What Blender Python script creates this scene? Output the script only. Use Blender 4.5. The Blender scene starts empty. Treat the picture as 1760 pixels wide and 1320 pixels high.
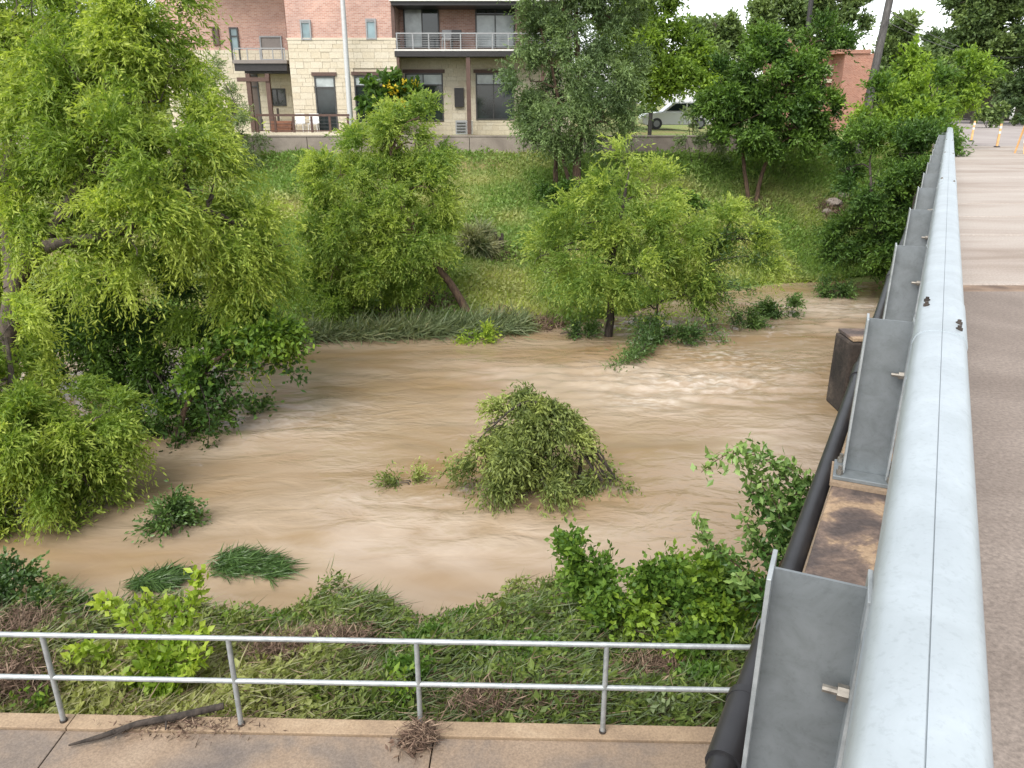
import bpy, math, random
import numpy as np
from mathutils import Vector

# ---------------------------------------------------------------- camera, sky, sun, exposure
SC = bpy.context.scene
COL = SC.collection
CAMZ = 7.0                                   # water level is z = 0
F = 1320.0
TH = math.atan(484.0 / F)
CT, ST = math.cos(TH), math.sin(TH)
cam_d = bpy.data.cameras.new('camera')
cam = bpy.data.objects.new('camera', cam_d)
COL.objects.link(cam)
cam.location = (0, 0, CAMZ)
cam.rotation_euler = (math.pi / 2 - TH, 0, 0)
cam_d.sensor_width = 36.0
cam_d.lens = 36.0 * F / 1760.0
cam_d.clip_start = 0.05
cam_d.clip_end = 3000
SC.camera = cam

SUN_EL, SUN_AZ = math.radians(54), math.radians(208)
world = bpy.data.worlds.new('World')
SC.world = world
world.use_nodes = True
wn = world.node_tree.nodes
wl = world.node_tree.links
for n in list(wn):
    wn.remove(n)
wo = wn.new('ShaderNodeOutputWorld')
bg = wn.new('ShaderNodeBackground')
hs = wn.new('ShaderNodeHueSaturation')
sky = wn.new('ShaderNodeTexSky')
sky.sky_type = 'NISHITA'
sky.sun_disc = False
sky.sun_elevation = SUN_EL
sky.sun_rotation = SUN_AZ
sky.air_density = 1.0
sky.dust_density = 1.0
sky.ozone_density = 1.0
hs.inputs['Saturation'].default_value = 0.22
hs.inputs['Value'].default_value = 1.0
bg.inputs['Strength'].default_value = 0.13
wl.new(sky.outputs[0], hs.inputs['Color'])
wl.new(hs.outputs[0], bg.inputs['Color'])
wl.new(bg.outputs[0], wo.inputs['Surface'])

sd = bpy.data.lights.new('sun', 'SUN')
sd.energy = 2.4
sd.angle = math.radians(45)
sd.color = (1.0, 0.96, 0.90)
sun = bpy.data.objects.new('sun', sd)
COL.objects.link(sun)
sdir = Vector((math.sin(SUN_AZ) * math.cos(SUN_EL), math.cos(SUN_AZ) * math.cos(SUN_EL), math.sin(SUN_EL)))
sun.rotation_euler = sdir.to_track_quat('Z', 'Y').to_euler()

SC.view_settings.view_transform = 'Standard'
SC.view_settings.look = 'None'
SC.view_settings.gamma = 1.0
SC.view_settings.use_curve_mapping = False
SC.view_settings.exposure = 1.15

RNG = np.random.default_rng(7)
random.seed(7)

# ---------------------------------------------------------------- survey helpers
def ray(px, py):
    dn = py - 660.0
    return (px - 880.0, F * CT - dn * ST, -(dn * CT + F * ST))

def P(px, py, D):
    """point seen at (px, py) of the survey photograph, D metres north of the camera"""
    r = ray(px, py)
    k = D / r[1]
    return np.array((r[0] * k, D, CAMZ + r[2] * k))

def PZ(px, py, z):
    r = ray(px, py)
    k = (z - CAMZ) / r[2]
    return np.array((r[0] * k, r[1] * k, z))

def mpp(px, py, D):
    r = ray(px, py)
    return D / r[1]

# ---------------------------------------------------------------- noise
_LAT = np.random.default_rng(3).random((256, 256))
def vnoise(x, y):
    xi = np.floor(x).astype(int); yi = np.floor(y).astype(int)
    fx = x - xi; fy = y - yi
    fx = fx * fx * (3 - 2 * fx); fy = fy * fy * (3 - 2 * fy)
    a = _LAT[xi % 256, yi % 256]; b = _LAT[(xi + 1) % 256, yi % 256]
    c = _LAT[xi % 256, (yi + 1) % 256]; d = _LAT[(xi + 1) % 256, (yi + 1) % 256]
    return (a * (1 - fx) + b * fx) * (1 - fy) + (c * (1 - fx) + d * fx) * fy - 0.5

def fnoise(x, y, octaves=4):
    r = 0; a = 1.0
    for k in range(octaves):
        r = r + a * vnoise(x * 2 ** k + 17 * k, y * 2 ** k + 31 * k)
        a *= 0.5
    return r

# ---------------------------------------------------------------- terrain height
_XW = [-200, -60, -15, -6.9, 0.4, 2.3, 6.7, 10.2, 15.2, 20, 60, 200]
_YW = [18, 20, 22.4, 23.1, 24.1, 24.9, 28.6, 30.8, 31.9, 33, 35, 35]
def far_shore(x):
    return np.interp(x, _XW, _YW)
def near_shore(x):
    return 9.2 + 0.25 * np.sin(x * 0.9) + 0.15 * np.sin(x * 2.3 + 1) + 0.5 * fnoise(np.asarray(x, float) * 0.9 + 12, np.zeros_like(np.asarray(x, float)), 4)
YWALL = 39.5
def ground_z(x, y):
    x = np.asarray(x, float); y = np.asarray(y, float)
    fs = far_shore(x) + 0.5 * fnoise(x * 0.4, y * 0.4 + 9, 2)
    ns = near_shore(x)
    t = np.clip((y - fs) / (YWALL - 0.1 - fs), 0, 1)
    zf = 4.65 * (0.3 * t + 0.7 * t ** 1.5) + 0.35 * fnoise(x * 0.35, y * 0.35, 3) * np.clip(t * 6, 0, 1) * np.clip((1 - t) * 8, 0, 1)
    zr = 5.05
    k = np.clip((x - 10.5) / 3.0, 0, 1)
    top = np.where(y > YWALL + 0.15, 5.36 * (1 - k) + zr * k, 4.65 * (1 - k) + zr * k)
    zf = np.where(y > YWALL - 0.1, top, zf * (1 + k * (zr / 4.65 - 1)))
    under_f = -np.clip((fs - y) * 0.45, 0, 1.8)
    u = np.clip((ns - y) / (ns - 6.3), 0, 1)
    zn = 0.95 * u ** 0.8 + 0.16 * fnoise(x * 1.1, y * 1.1, 3) * np.clip(u * 4, 0, 1) * np.clip((1 - u) * 5, 0, 1)
    back = np.clip((2.0 - y) / 8.0, 0, 1)
    zn = zn + 4.05 * back * back * (3 - 2 * back)
    under_n = -np.clip((y - ns) * 0.5, 0, 1.8)
    water = np.maximum(under_f, under_n)
    water = np.where((y > ns) & (y < fs), np.minimum(under_f * (y < fs), 0) * 0 + np.maximum(under_f, under_n), 0)
    z = np.where(y >= fs, zf, np.where(y <= ns, zn, water))
    return z

def G(px, py, lo=5.0, hi=120.0):
    """ground point seen at (px, py)"""
    Ds = np.linspace(lo, hi, 4600)
    r = ray(px, py)
    X = r[0] / r[1] * Ds; Z = CAMZ + r[2] / r[1] * Ds
    g = np.maximum(ground_z(X, Ds), 0.0)
    i = np.argmax(Z <= g)
    return np.array((X[i], Ds[i], g[i]))

# ---------------------------------------------------------------- objects
def setp(o, label=None, cat=None, group=None, kind=None):
    if label: o['label'] = label
    if cat: o['category'] = cat
    if group: o['group'] = group
    if kind: o['kind'] = kind
    return o

def empty(name, loc, label=None, cat=None, group=None, rz=0.0):
    o = bpy.data.objects.new(name, None)
    COL.objects.link(o)
    o.location = tuple(float(v) for v in loc)
    o.rotation_euler = (0, 0, rz)
    o.empty_display_size = 0.2
    return setp(o, label, cat, group)

def link_mesh(name, me, mat=None, parent=None, loc=None):
    o = bpy.data.objects.new(name, me)
    COL.objects.link(o)
    if mat and not me.materials:
        me.materials.append(mat)
    if parent is not None:
        o.parent = parent
        if loc is None:
            # geometry is written in world coordinates
            o.matrix_parent_inverse = (parent_world(parent)).inverted()
    if loc is not None:
        o.location = loc
    return o

def parent_world(o):
    from mathutils import Matrix
    m = Matrix.LocRotScale(o.location, o.rotation_euler, o.scale)
    if o.parent is not None:
        m = parent_world(o.parent) @ o.matrix_parent_inverse @ m
    return m

def np_mesh(name, verts, faces, smooth=False, attr=None):
    """verts (n,3), faces (m,k) or list of such arrays"""
    if not isinstance(faces, (list, tuple)):
        faces = [faces]
    faces = [np.asarray(f, np.int32) for f in faces if len(f)]
    me = bpy.data.meshes.new(name)
    v = np.asarray(verts, np.float32)
    me.vertices.add(len(v))
    me.vertices.foreach_set('co', v.ravel())
    loops = np.concatenate([f.ravel() for f in faces])
    sizes = np.concatenate([np.full(len(f), f.shape[1], np.int32) for f in faces])
    starts = np.concatenate([[0], np.cumsum(sizes)[:-1]]).astype(np.int32)
    me.loops.add(len(loops))
    me.loops.foreach_set('vertex_index', loops)
    me.polygons.add(len(sizes))
    me.polygons.foreach_set('loop_start', starts)
    me.polygons.foreach_set('use_smooth', np.full(len(sizes), bool(smooth)))
    if attr is not None:
        a = me.attributes.new('tint', 'FLOAT', 'FACE')
        a.data.foreach_set('value', np.asarray(attr, np.float32))
    me.update(calc_edges=True)
    me.validate()
    return me

class MB:
    """collects boxes, tubes, prisms; build() links them as one mesh object"""
    def __init__(self):
        self.v = []; self.f3 = []; self.f4 = []; self.fn = []; self.n = 0
    def add(self, verts, faces):
        base = self.n
        self.v.extend([tuple(float(c) for c in p) for p in verts]); self.n += len(verts)
        for f in faces:
            self.fn.append(tuple(base + i for i in f))
        return self
    def box(self, c, s, rz=0.0, ax=None):
        hx, hy, hz = s[0] / 2, s[1] / 2, s[2] / 2
        cr, sr = math.cos(rz), math.sin(rz)
        vs = []
        for dz in (-hz, hz):
            for dx, dy in ((-hx, -hy), (hx, -hy), (hx, hy), (-hx, hy)):
                vs.append((c[0] + dx * cr - dy * sr, c[1] + dx * sr + dy * cr, c[2] + dz))
        return self.add(vs, [(3, 2, 1, 0), (4, 5, 6, 7), (0, 1, 5, 4), (1, 2, 6, 5), (2, 3, 7, 6), (3, 0, 4, 7)])
    def pbox(self, p0, p1, D, depth):
        """box whose front face spans survey pixels p0..p1 at distance D"""
        a = P(p0[0], (p0[1] + p1[1]) / 2, D); b = P(p1[0], (p0[1] + p1[1]) / 2, D)
        z0 = P(p0[0], p0[1], D)[2]; z1 = P(p0[0], p1[1], D)[2]
        return self.box(((a[0] + b[0]) / 2, D + depth / 2, (z0 + z1) / 2), (abs(b[0] - a[0]), depth, abs(z1 - z0)))
    def tube(self, pts, rad, sides=8, cap=True):
        pts = [Vector(tuple(float(c) for c in p)) for p in pts]
        if not hasattr(rad, '__len__'):
            rad = [rad] * len(pts)
        rings = []
        prev = None
        for i, p in enumerate(pts):
            t = (pts[min(i + 1, len(pts) - 1)] - pts[max(i - 1, 0)])
            if t.length < 1e-9: t = Vector((0, 0, 1))
            t.normalize()
            if prev is None:
                u = t.cross(Vector((0.13, 0.21, 1.0)))
                if u.length < 0.05: u = t.cross(Vector((1, 0, 0)))
            else:
                u = prev - t * prev.dot(t)
            u.normalize(); prev = u
            w = t.cross(u)
            rings.append([p + (u * math.cos(2 * math.pi * k / sides) + w * math.sin(2 * math.pi * k / sides)) * rad[i] for k in range(sides)])
        vs = [q for r in rings for q in r]
        fs = []
        for i in range(len(pts) - 1):
            for k in range(sides):
                k2 = (k + 1) % sides
                fs.append((i * sides + k, i * sides + k2, (i + 1) * sides + k2, (i + 1) * sides + k))
        if cap:
            fs.append(tuple(range(sides - 1, -1, -1)))
            fs.append(tuple((len(pts) - 1) * sides + k for k in range(sides)))
        return self.add(vs, fs)
    def prism(self, poly, axis0, axis1, ext, origin=(0, 0, 0)):
        """poly of (a,b) along axis0, axis1, swept by vector ext"""
        o = np.array(origin, float); a0 = np.array(axis0, float); a1 = np.array(axis1, float); e = np.array(ext, float)
        n = len(poly)
        vs = [o + a * a0 + b * a1 for a, b in poly] + [o + a * a0 + b * a1 + e for a, b in poly]
        fs = [tuple(range(n - 1, -1, -1)), tuple(range(n, 2 * n))]
        for i in range(n):
            j = (i + 1) % n
            fs.append((i, j, n + j, n + i))
        return self.add(vs, fs)
    def build(self, name, mat, parent=None, smooth=False, bevel=0.0):
        me = bpy.data.meshes.new(name)
        me.from_pydata(self.v, [], self.fn)
        if smooth:
            me.polygons.foreach_set('use_smooth', np.ones(len(me.polygons), bool))
        me.update()
        import bmesh
        bm = bmesh.new(); bm.from_mesh(me)
        bmesh.ops.recalc_face_normals(bm, faces=bm.faces)
        bm.to_mesh(me); bm.free()
        o = link_mesh(name, me, mat, parent)
        if smooth:
            try:
                me.set_sharp_from_angle(angle=math.radians(42))
            except Exception:
                pass
        if bevel > 0:
            md = o.modifiers.new('bevel', 'BEVEL')
            md.width = bevel; md.segments = 2; md.limit_method = 'ANGLE'
        return o

# ---------------------------------------------------------------- materials
def newmat(name):
    m = bpy.data.materials.new(name)
    m.use_nodes = True
    nt = m.node_tree
    b = nt.nodes['Principled BSDF']
    return m, nt, b

def nd(nt, typ, **kw):
    n = nt.nodes.new(typ)
    for k, v in kw.items():
        if k in n.inputs:
            n.inputs[k].default_value = v
        else:
            setattr(n, k, v)
    return n

def ramp(nt, fac, stops):
    r = nt.nodes.new('ShaderNodeValToRGB')
    el = r.color_ramp.elements
    while len(el) < len(stops): el.new(0.5)
    for e, (p, c) in zip(el, stops):
        e.position = p
        e.color = (*c, 1) if len(c) == 3 else c
    nt.links.new(fac, r.inputs[0])
    return r.outputs[0]

def mixc(nt, fac, a, b, blend='MIX'):
    n = nt.nodes.new('ShaderNodeMix')
    n.data_type = 'RGBA'; n.blend_type = blend
    for sock, val in ((n.inputs[0], fac), (n.inputs[6], a), (n.inputs[7], b)):
        if hasattr(val, 'is_output') or isinstance(val, bpy.types.NodeSocket):
            nt.links.new(val, sock)
        elif hasattr(val, '__len__'):
            sock.default_value = (*val, 1) if len(val) == 3 else val
        else:
            sock.default_value = val
    return n.outputs[2]

def coords(nt, scale=(1, 1, 1), loc=(0, 0, 0), rot=(0, 0, 0)):
    g = nt.nodes.new('ShaderNodeNewGeometry')
    mp = nt.nodes.new('ShaderNodeMapping')
    mp.inputs['Scale'].default_value = scale
    mp.inputs['Location'].default_value = loc
    mp.inputs['Rotation'].default_value = rot
    nt.links.new(g.outputs['Position'], mp.inputs['Vector'])
    return mp.outputs[0]

def noise(nt, vec, scale, detail=4, rough=0.55, dist=0.0):
    n = nt.nodes.new('ShaderNodeTexNoise')
    n.inputs['Scale'].default_value = scale
    n.inputs['Detail'].default_value = detail
    n.inputs['Roughness'].default_value = rough
    n.inputs['Distortion'].default_value = dist
    nt.links.new(vec, n.inputs['Vector'])
    return n.outputs[0]

def bump(nt, b, h, strength=0.3, dist=0.02):
    n = nt.nodes.new('ShaderNodeBump')
    n.inputs['Strength'].default_value = strength
    n.inputs['Distance'].default_value = dist
    nt.links.new(h, n.inputs['Height'])
    nt.links.new(n.outputs[0], b.inputs['Normal'])
    return n

def plain(name, col, rough=0.6, metal=0.0, var=0.15, scale=8.0, bmp=0.0, spec=0.5):
    m, nt, b = newmat(name)
    v = coords(nt)
    n = noise(nt, v, scale)
    lo = tuple(c * (1 - var) for c in col); hi = tuple(min(1, c * (1 + var)) for c in col)
    nt.links.new(ramp(nt, n, [(0.3, lo), (0.7, hi)]), b.inputs['Base Color'])
    b.inputs['Roughness'].default_value = rough
    b.inputs['Metallic'].default_value = metal
    b.inputs['Specular IOR Level'].default_value = spec
    if bmp: bump(nt, b, n, bmp, 0.02)
    return m

def leafmat(name, dark, light, young=None, trans=0.35, rough=0.5, nscale=0.6):
    """leaf colour: varies leaf by leaf, spray by spray, young growth yellower"""
    m, nt, b = newmat(name)
    g = nt.nodes.new('ShaderNodeNewGeometry')
    at = nt.nodes.new('ShaderNodeAttribute'); at.attribute_name = 'tint'
    base = ramp(nt, g.outputs['Random Per Island'], [(0.0, dark), (1.0, light)])
    if young:
        k = nt.nodes.new('ShaderNodeMapRange')
        k.inputs[1].default_value = 0.35; k.inputs[2].default_value = 1.0
        nt.links.new(at.outputs['Fac'], k.inputs[0])
        base = mixc(nt, k.outputs[0], base, young)
    n = noise(nt, coords(nt), nscale, 2)
    base = mixc(nt, 0.5, base, ramp(nt, n, [(0.35, (0.78, 0.82, 0.78)), (0.65, (1.08, 1.08, 1.05))]), 'MULTIPLY')
    nt.links.new(base, b.inputs['Base Color'])
    b.inputs['Roughness'].default_value = rough
    b.inputs['Specular IOR Level'].default_value = 0.35
    tr = nt.nodes.new('ShaderNodeBsdfTranslucent')
    tc = mixc(nt, 1.0, base, (1.15, 1.2, 0.55), 'MULTIPLY')
    nt.links.new(tc, tr.inputs['Color'])
    mx = nt.nodes.new('ShaderNodeMixShader')
    mx.inputs[0].default_value = trans
    out = nt.nodes['Material Output']
    nt.links.new(b.outputs[0], mx.inputs[1]); nt.links.new(tr.outputs[0], mx.inputs[2])
    nt.links.new(mx.outputs[0], out.inputs['Surface'])
    return m

def concrete(name, stops, rough=0.75, scale=1.5, bmp=0.25, wet=None, speck=0.25, stretch=None):
    m, nt, b = newmat(name)
    v = coords(nt)
    n = noise(nt, coords(nt, stretch) if stretch else v, scale, 6, 0.6, 0.4)
    c = ramp(nt, n, stops)
    fine = noise(nt, v, 45, 3, 0.7)
    c = mixc(nt, speck, c, ramp(nt, fine, [(0.35, (0.45, 0.42, 0.4)), (0.65, (1.25, 1.22, 1.2))]), 'MULTIPLY')
    nt.links.new(c, b.inputs['Base Color'])
    if wet:
        w = noise(nt, v, wet[0], 3)
        r = nt.nodes.new('ShaderNodeMapRange')
        r.inputs[1].default_value = 0.42; r.inputs[2].default_value = 0.58
        r.inputs[3].default_value = wet[1]; r.inputs[4].default_value = wet[2]
        nt.links.new(w, r.inputs[0]); nt.links.new(r.outputs[0], b.inputs['Roughness'])
    else:
        b.inputs['Roughness'].default_value = rough
    bump(nt, b, fine, bmp, 0.01)
    return m

def brickmat(name, c1, c2, mortar, w=0.21, h=0.075):
    m, nt, b = newmat(name)
    g = nt.nodes.new('ShaderNodeNewGeometry')
    s = nt.nodes.new('ShaderNodeSeparateXYZ'); nt.links.new(g.outputs['Position'], s.inputs[0])
    a = nt.nodes.new('ShaderNodeMath'); a.operation = 'ADD'
    nt.links.new(s.outputs[0], a.inputs[0]); nt.links.new(s.outputs[1], a.inputs[1])
    cb = nt.nodes.new('ShaderNodeCombineXYZ')
    nt.links.new(a.outputs[0], cb.inputs[0]); nt.links.new(s.outputs[2], cb.inputs[1])
    br = nt.nodes.new('ShaderNodeTexBrick')
    br.inputs['Scale'].default_value = 1.0
    br.inputs['Brick Width'].default_value = w
    br.inputs['Row Height'].default_value = h
    br.inputs['Mortar Size'].default_value = 0.009
    br.inputs['Bias'].default_value = 0.0
    br.inputs['Color1'].default_value = (*c1, 1); br.inputs['Color2'].default_value = (*c2, 1)
    br.inputs['Mortar'].default_value = (*mortar, 1)
    nt.links.new(cb.outputs[0], br.inputs['Vector'])
    n = noise(nt, coords(nt), 0.9, 5)
    c = mixc(nt, 0.6, br.outputs['Color'], ramp(nt, n, [(0.3, (0.72, 0.72, 0.74)), (0.7, (1.15, 1.1, 1.05))]), 'MULTIPLY')
    nt.links.new(c, b.inputs['Base Color'])
    b.inputs['Roughness'].default_value = 0.85
    inv = nt.nodes.new('ShaderNodeMath'); inv.operation = 'SUBTRACT'; inv.inputs[0].default_value = 1.0
    nt.links.new(br.outputs['Fac'], inv.inputs[1])
    bump(nt, b, inv.outputs[0], 0.6, 0.01)
    return m

def islandmat(name, stops, rough=0.8, bmp=0.3):
    m, nt, b = newmat(name)
    g = nt.nodes.new('ShaderNodeNewGeometry')
    c = ramp(nt, g.outputs['Random Per Island'], stops)
    n = noise(nt, coords(nt), 14, 5)
    c = mixc(nt, 0.45, c, ramp(nt, n, [(0.3, (0.7, 0.68, 0.66)), (0.7, (1.12, 1.12, 1.1))]), 'MULTIPLY')
    nt.links.new(c, b.inputs['Base Color'])
    b.inputs['Roughness'].default_value = rough
    bump(nt, b, n, bmp, 0.02)
    return m

def barkmat(name, c1, c2):
    m, nt, b = newmat(name)
    n = noise(nt, coords(nt, (1, 1, 0.25)), 12, 6, 0.7)
    nt.links.new(ramp(nt, n, [(0.35, c1), (0.65, c2)]), b.inputs['Base Color'])
    b.inputs['Roughness'].default_value = 0.9
    bump(nt, b, n, 0.8, 0.03)
    return m

M = {}
M['willow'] = leafmat('willow_leaf', (0.14, 0.225, 0.038), (0.27, 0.37, 0.07), (0.52, 0.59, 0.13), 0.55)
M['willow_mid'] = leafmat('willow_leaf_mid', (0.125, 0.21, 0.042), (0.24, 0.345, 0.075), (0.46, 0.54, 0.125), 0.55)
M['willow_grey'] = leafmat('grey_leaf', (0.075, 0.125, 0.05), (0.15, 0.22, 0.09), (0.25, 0.34, 0.13), 0.34)
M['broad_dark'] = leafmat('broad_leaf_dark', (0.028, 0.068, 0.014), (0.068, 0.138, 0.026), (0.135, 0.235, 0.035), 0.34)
M['broad'] = leafmat('broad_leaf', (0.055, 0.12, 0.022), (0.135, 0.24, 0.038), (0.27, 0.39, 0.045), 0.42)
M['oval'] = leafmat('oval_leaf', (0.05, 0.115, 0.03), (0.12, 0.23, 0.055), (0.28, 0.40, 0.12), 0.3, 0.35)
M['sapling'] = leafmat('sapling_leaf', (0.16, 0.27, 0.03), (0.29, 0.41, 0.05), (0.46, 0.55, 0.08), 0.45)
M['far_leaf'] = leafmat('far_leaf', (0.07, 0.115, 0.045), (0.14, 0.205, 0.07), (0.20, 0.27, 0.09), 0.34)
M['far_dark'] = leafmat('far_leaf_dark', (0.035, 0.065, 0.025), (0.085, 0.135, 0.05), (0.13, 0.19, 0.06), 0.3)
M['far_light'] = leafmat('far_leaf_light', (0.09, 0.16, 0.03), (0.19, 0.29, 0.045), (0.28, 0.40, 0.05), 0.42)
M['pale_leaf'] = leafmat('pale_leaf', (0.13, 0.18, 0.085), (0.24, 0.30, 0.15), (0.30, 0.37, 0.18), 0.38)
M['drowned'] = leafmat('drowned_leaf', (0.09, 0.125, 0.038), (0.20, 0.25, 0.07), (0.36, 0.41, 0.11), 0.34)
M['wet_green'] = leafmat('wet_leaf', (0.035, 0.075, 0.022), (0.085, 0.15, 0.045), (0.14, 0.23, 0.06), 0.28, 0.3)
M['grass'] = leafmat('grass_blade', (0.16, 0.255, 0.065), (0.265, 0.37, 0.11), (0.46, 0.43, 0.20), 0.42, 0.6, 0.35)
M['cover'] = leafmat('ground_cover_leaf', (0.125, 0.22, 0.045), (0.23, 0.34, 0.08), (0.40, 0.42, 0.16), 0.36, 0.5, 0.5)
M['undergrowth'] = leafmat('undergrowth_leaf', (0.075, 0.12, 0.03), (0.20, 0.265, 0.06), (0.34, 0.36, 0.12), 0.36, 0.5, 1.2)
M['reed'] = leafmat('reed_blade', (0.10, 0.14, 0.07), (0.22, 0.26, 0.13), (0.36, 0.34, 0.19), 0.3, 0.5, 1.0)
M['petal'] = leafmat('yellow_petal', (0.55, 0.40, 0.02), (0.75, 0.58, 0.04), None, 0.3)
M['dead'] = islandmat('dead_twig', [(0.0, (0.05, 0.03, 0.02)), (0.6, (0.16, 0.10, 0.07)), (1.0, (0.33, 0.24, 0.17))])
M['bark'] = barkmat('bark', (0.035, 0.027, 0.02), (0.12, 0.095, 0.075))
M['bark_red'] = barkmat('bark_brown', (0.04, 0.025, 0.018), (0.16, 0.10, 0.065))
M['bark_dark'] = barkmat('bark_dark', (0.018, 0.014, 0.011), (0.07, 0.055, 0.045))
# ---------------------------------------------------------------- foliage
def norm(a):
    return a / np.maximum(np.linalg.norm(a, axis=1, keepdims=True), 1e-9)

def leaf_arrays(p, d, L, W, rng, flat=0.0):
    """kite shaped leaves from base points p along directions d; flat pulls the blades towards level"""
    n = len(p)
    r = rng.normal(size=(n, 3))
    side = norm(np.cross(d, r))
    if flat > 0:
        lv = norm(np.cross(d, np.array([0, 0, 1.0])) + 1e-6)
        side = norm(side * (1 - flat) + lv * flat)
    L = (L * rng.uniform(0.55, 1.4, n))[:, None]
    W = (W * rng.uniform(0.7, 1.2, n))[:, None]
    up = np.cross(side, d)
    a = p; b = p + d * L * 0.45 + side * W * 0.5 + up * L * 0.05
    c = p + d * L; e = p + d * L * 0.45 - side * W * 0.5 + up * L * 0.05
    v = np.stack([a, b, c, e], 1).reshape(-1, 3)
    f = np.arange(4 * n).reshape(n, 4)
    return v, f

def twig_leaves(starts, dirs, lengths, k, L, W, droop, rng, spread=0.7, flat=0.0):
    n = len(starts)
    t = (np.arange(k) + 0.5) / k
    t = np.tile(t, (n, 1)) + rng.uniform(-0.4, 0.4, (n, k)) / k
    s = t * lengths[:, None]
    g = np.array([0, 0, -1.0])
    pos = starts[:, None, :] + dirs[:, None, :] * s[..., None] + g * (droop * (s ** 2))[..., None]
    tan = dirs[:, None, :] + g * (2 * droop * s)[..., None]
    pos = pos.reshape(-1, 3); tan = norm(tan.reshape(-1, 3))
    d = norm(tan + rng.normal(size=pos.shape) * spread)
    v, f = leaf_arrays(pos, d, L, W, rng, flat)
    return v, f, t.ravel()

def crown_mesh(name, blobs, total, L, W, sub=0.5, droop=0.5, twig=0.6, k=14, spread=0.7, seed=1, up=0.15, shell=0.45, flat=0.0, floor=None):
    """blobs: (centre, radii) in metres"""
    rng = np.random.default_rng(seed)
    area = np.array([b[1][0] * b[1][2] for b in blobs])
    quota = total * area / area.sum()
    V = []; Fc = []; T = []; off = 0
    for (c, r), q in zip(blobs, quota):
        c = np.array(c); r = np.array(r)
        ns = max(2, int(1.5 * (r[0] * r[2]) / sub ** 2) + 1)
        dv = norm(rng.normal(size=(ns, 3)))
        rad = shell + (1 - shell) * rng.random(ns) ** 0.6
        sc = c + dv * r * rad[:, None]
        tone = rng.random(ns)
        nt = max(2, int(q / ns / k))
        st = np.repeat(sc, nt, 0) + rng.normal(size=(ns * nt, 3)) * sub * 0.32
        outw = np.repeat(dv, nt, 0)
        di = norm(outw * 0.8 + rng.normal(size=outw.shape) * 0.55 + np.array([0, 0, up]))
        ln = twig * rng.uniform(0.5, 1.3, len(st))
        v, f, t = twig_leaves(st, di, ln, k, L, W, droop, rng, spread, flat)
        tn = np.clip(0.62 * np.repeat(np.repeat(tone, nt), k) + 0.5 * t - 0.05 + rng.normal(size=len(t)) * 0.08, 0, 1)
        if floor is not None:
            keep = v.reshape(-1, 4, 3)[:, :, 2].min(1) > floor
            v = v.reshape(-1, 4, 3)[keep].reshape(-1, 3); tn = tn[keep]
            f = np.arange(len(v)).reshape(-1, 4)
        V.append(v); Fc.append(f + off); T.append(tn); off += len(v)
    return np_mesh(name, np.concatenate(V), np.concatenate(Fc), False, np.concatenate(T))

def pb(lst, dep=1.0):
    """(px, py, r_px, D[, ry_px]) -> metric blobs"""
    out = []
    for b in lst:
        m = mpp(b[0], b[1], b[3]) * 1.0
        rx = b[2] * m * math.sqrt(1 + 0.0)
        rz = (b[4] if len(b) > 4 else b[2]) * m
        out.append((P(b[0], b[1], b[3]), (rx, rx * dep, rz)))
    return out

def curve_pts(pts, n=14, wob=0.0, rng=None):
    pts = [np.array(p, float) for p in pts]
    if len(pts) == 2:
        pts = [pts[0], (pts[0] + pts[1]) / 2, pts[1]]
    res = []
    m = len(pts) - 1
    for i in range(n + 1):
        u = i / n * m
        j = min(int(u), m - 1); f = u - j
        p0 = pts[max(j - 1, 0)]; p1 = pts[j]; p2 = pts[j + 1]; p3 = pts[min(j + 2, m)]
        q = 0.5 * ((2 * p1) + (-p0 + p2) * f + (2 * p0 - 5 * p1 + 4 * p2 - p3) * f * f + (-p0 + 3 * p1 - 3 * p2 + p3) * f ** 3)
        if wob and rng is not None and 0 < i < n:
            q = q + rng.normal(size=3) * wob
        res.append(q)
    return res

def limb(mb, pts, r0, r1, n=12, sides=7, wob=0.0, rng=None):
    c = curve_pts(pts, n, wob, rng)
    mb.tube(c, [r0 + (r1 - r0) * (i / n) ** 0.8 for i in range(n + 1)], sides)
    return c

def make_tree(name, label, cat, base, trunks, blobs, leaf, bark, total, L, W, group=None, sub=0.5, droop=0.5,
              twig=0.6, k=14, spread=0.7, seed=1, r_limb=0.05, crown_name='crown', up=0.15, shell=0.45, flat=0.0, floor=None, limbs=True):
    """trunks: list of (points, r0, r1). Limbs run from the nearest trunk point to each blob."""
    rng = np.random.default_rng(seed + 100)
    root = empty(name, base, label, cat, group)
    nodes = []
    for pts, r0, r1 in trunks:
        mb = MB()
        c = limb(mb, pts, r0, r1, 14, 9, r0 * 0.12, rng)
        # root flare
        nodes += [(p, r0 + (r1 - r0) * i / 14) for i, p in enumerate(c) if i > 4]
        mb.build('trunk', M[bark], root, smooth=True)
    if limbs and nodes:
        for (c, r) in blobs:
            mb = MB()
            c = np.array(c)
            best = min(nodes, key=lambda q: np.linalg.norm(q[0] - c) + max(0, q[0][2] - c[2]) * 1.5)
            s = best[0]
            mid = (s + c) / 2 + np.array([0, 0, 0.15 * np.linalg.norm(c - s)]) + rng.normal(size=3) * 0.1
            rr = min(r_limb, best[1] * 0.8)
            limb(mb, [s, mid, c], rr, rr * 0.3, 7, 6, 0.02, rng)
            for _ in range(3):
                e = c + norm(rng.normal(size=(1, 3)))[0] * np.array(r) * 0.8
                limb(mb, [c, (c + e) / 2 + rng.normal(size=3) * 0.08, e], rr * 0.35, rr * 0.12, 4, 4)
            mb.build('branch', M[bark], root, smooth=True)
    me = crown_mesh(crown_name, blobs, total, L, W, sub, droop, twig, k, spread, seed, up, shell, flat, floor)
    link_mesh(crown_name, me, M[leaf], root)
    return root

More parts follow.
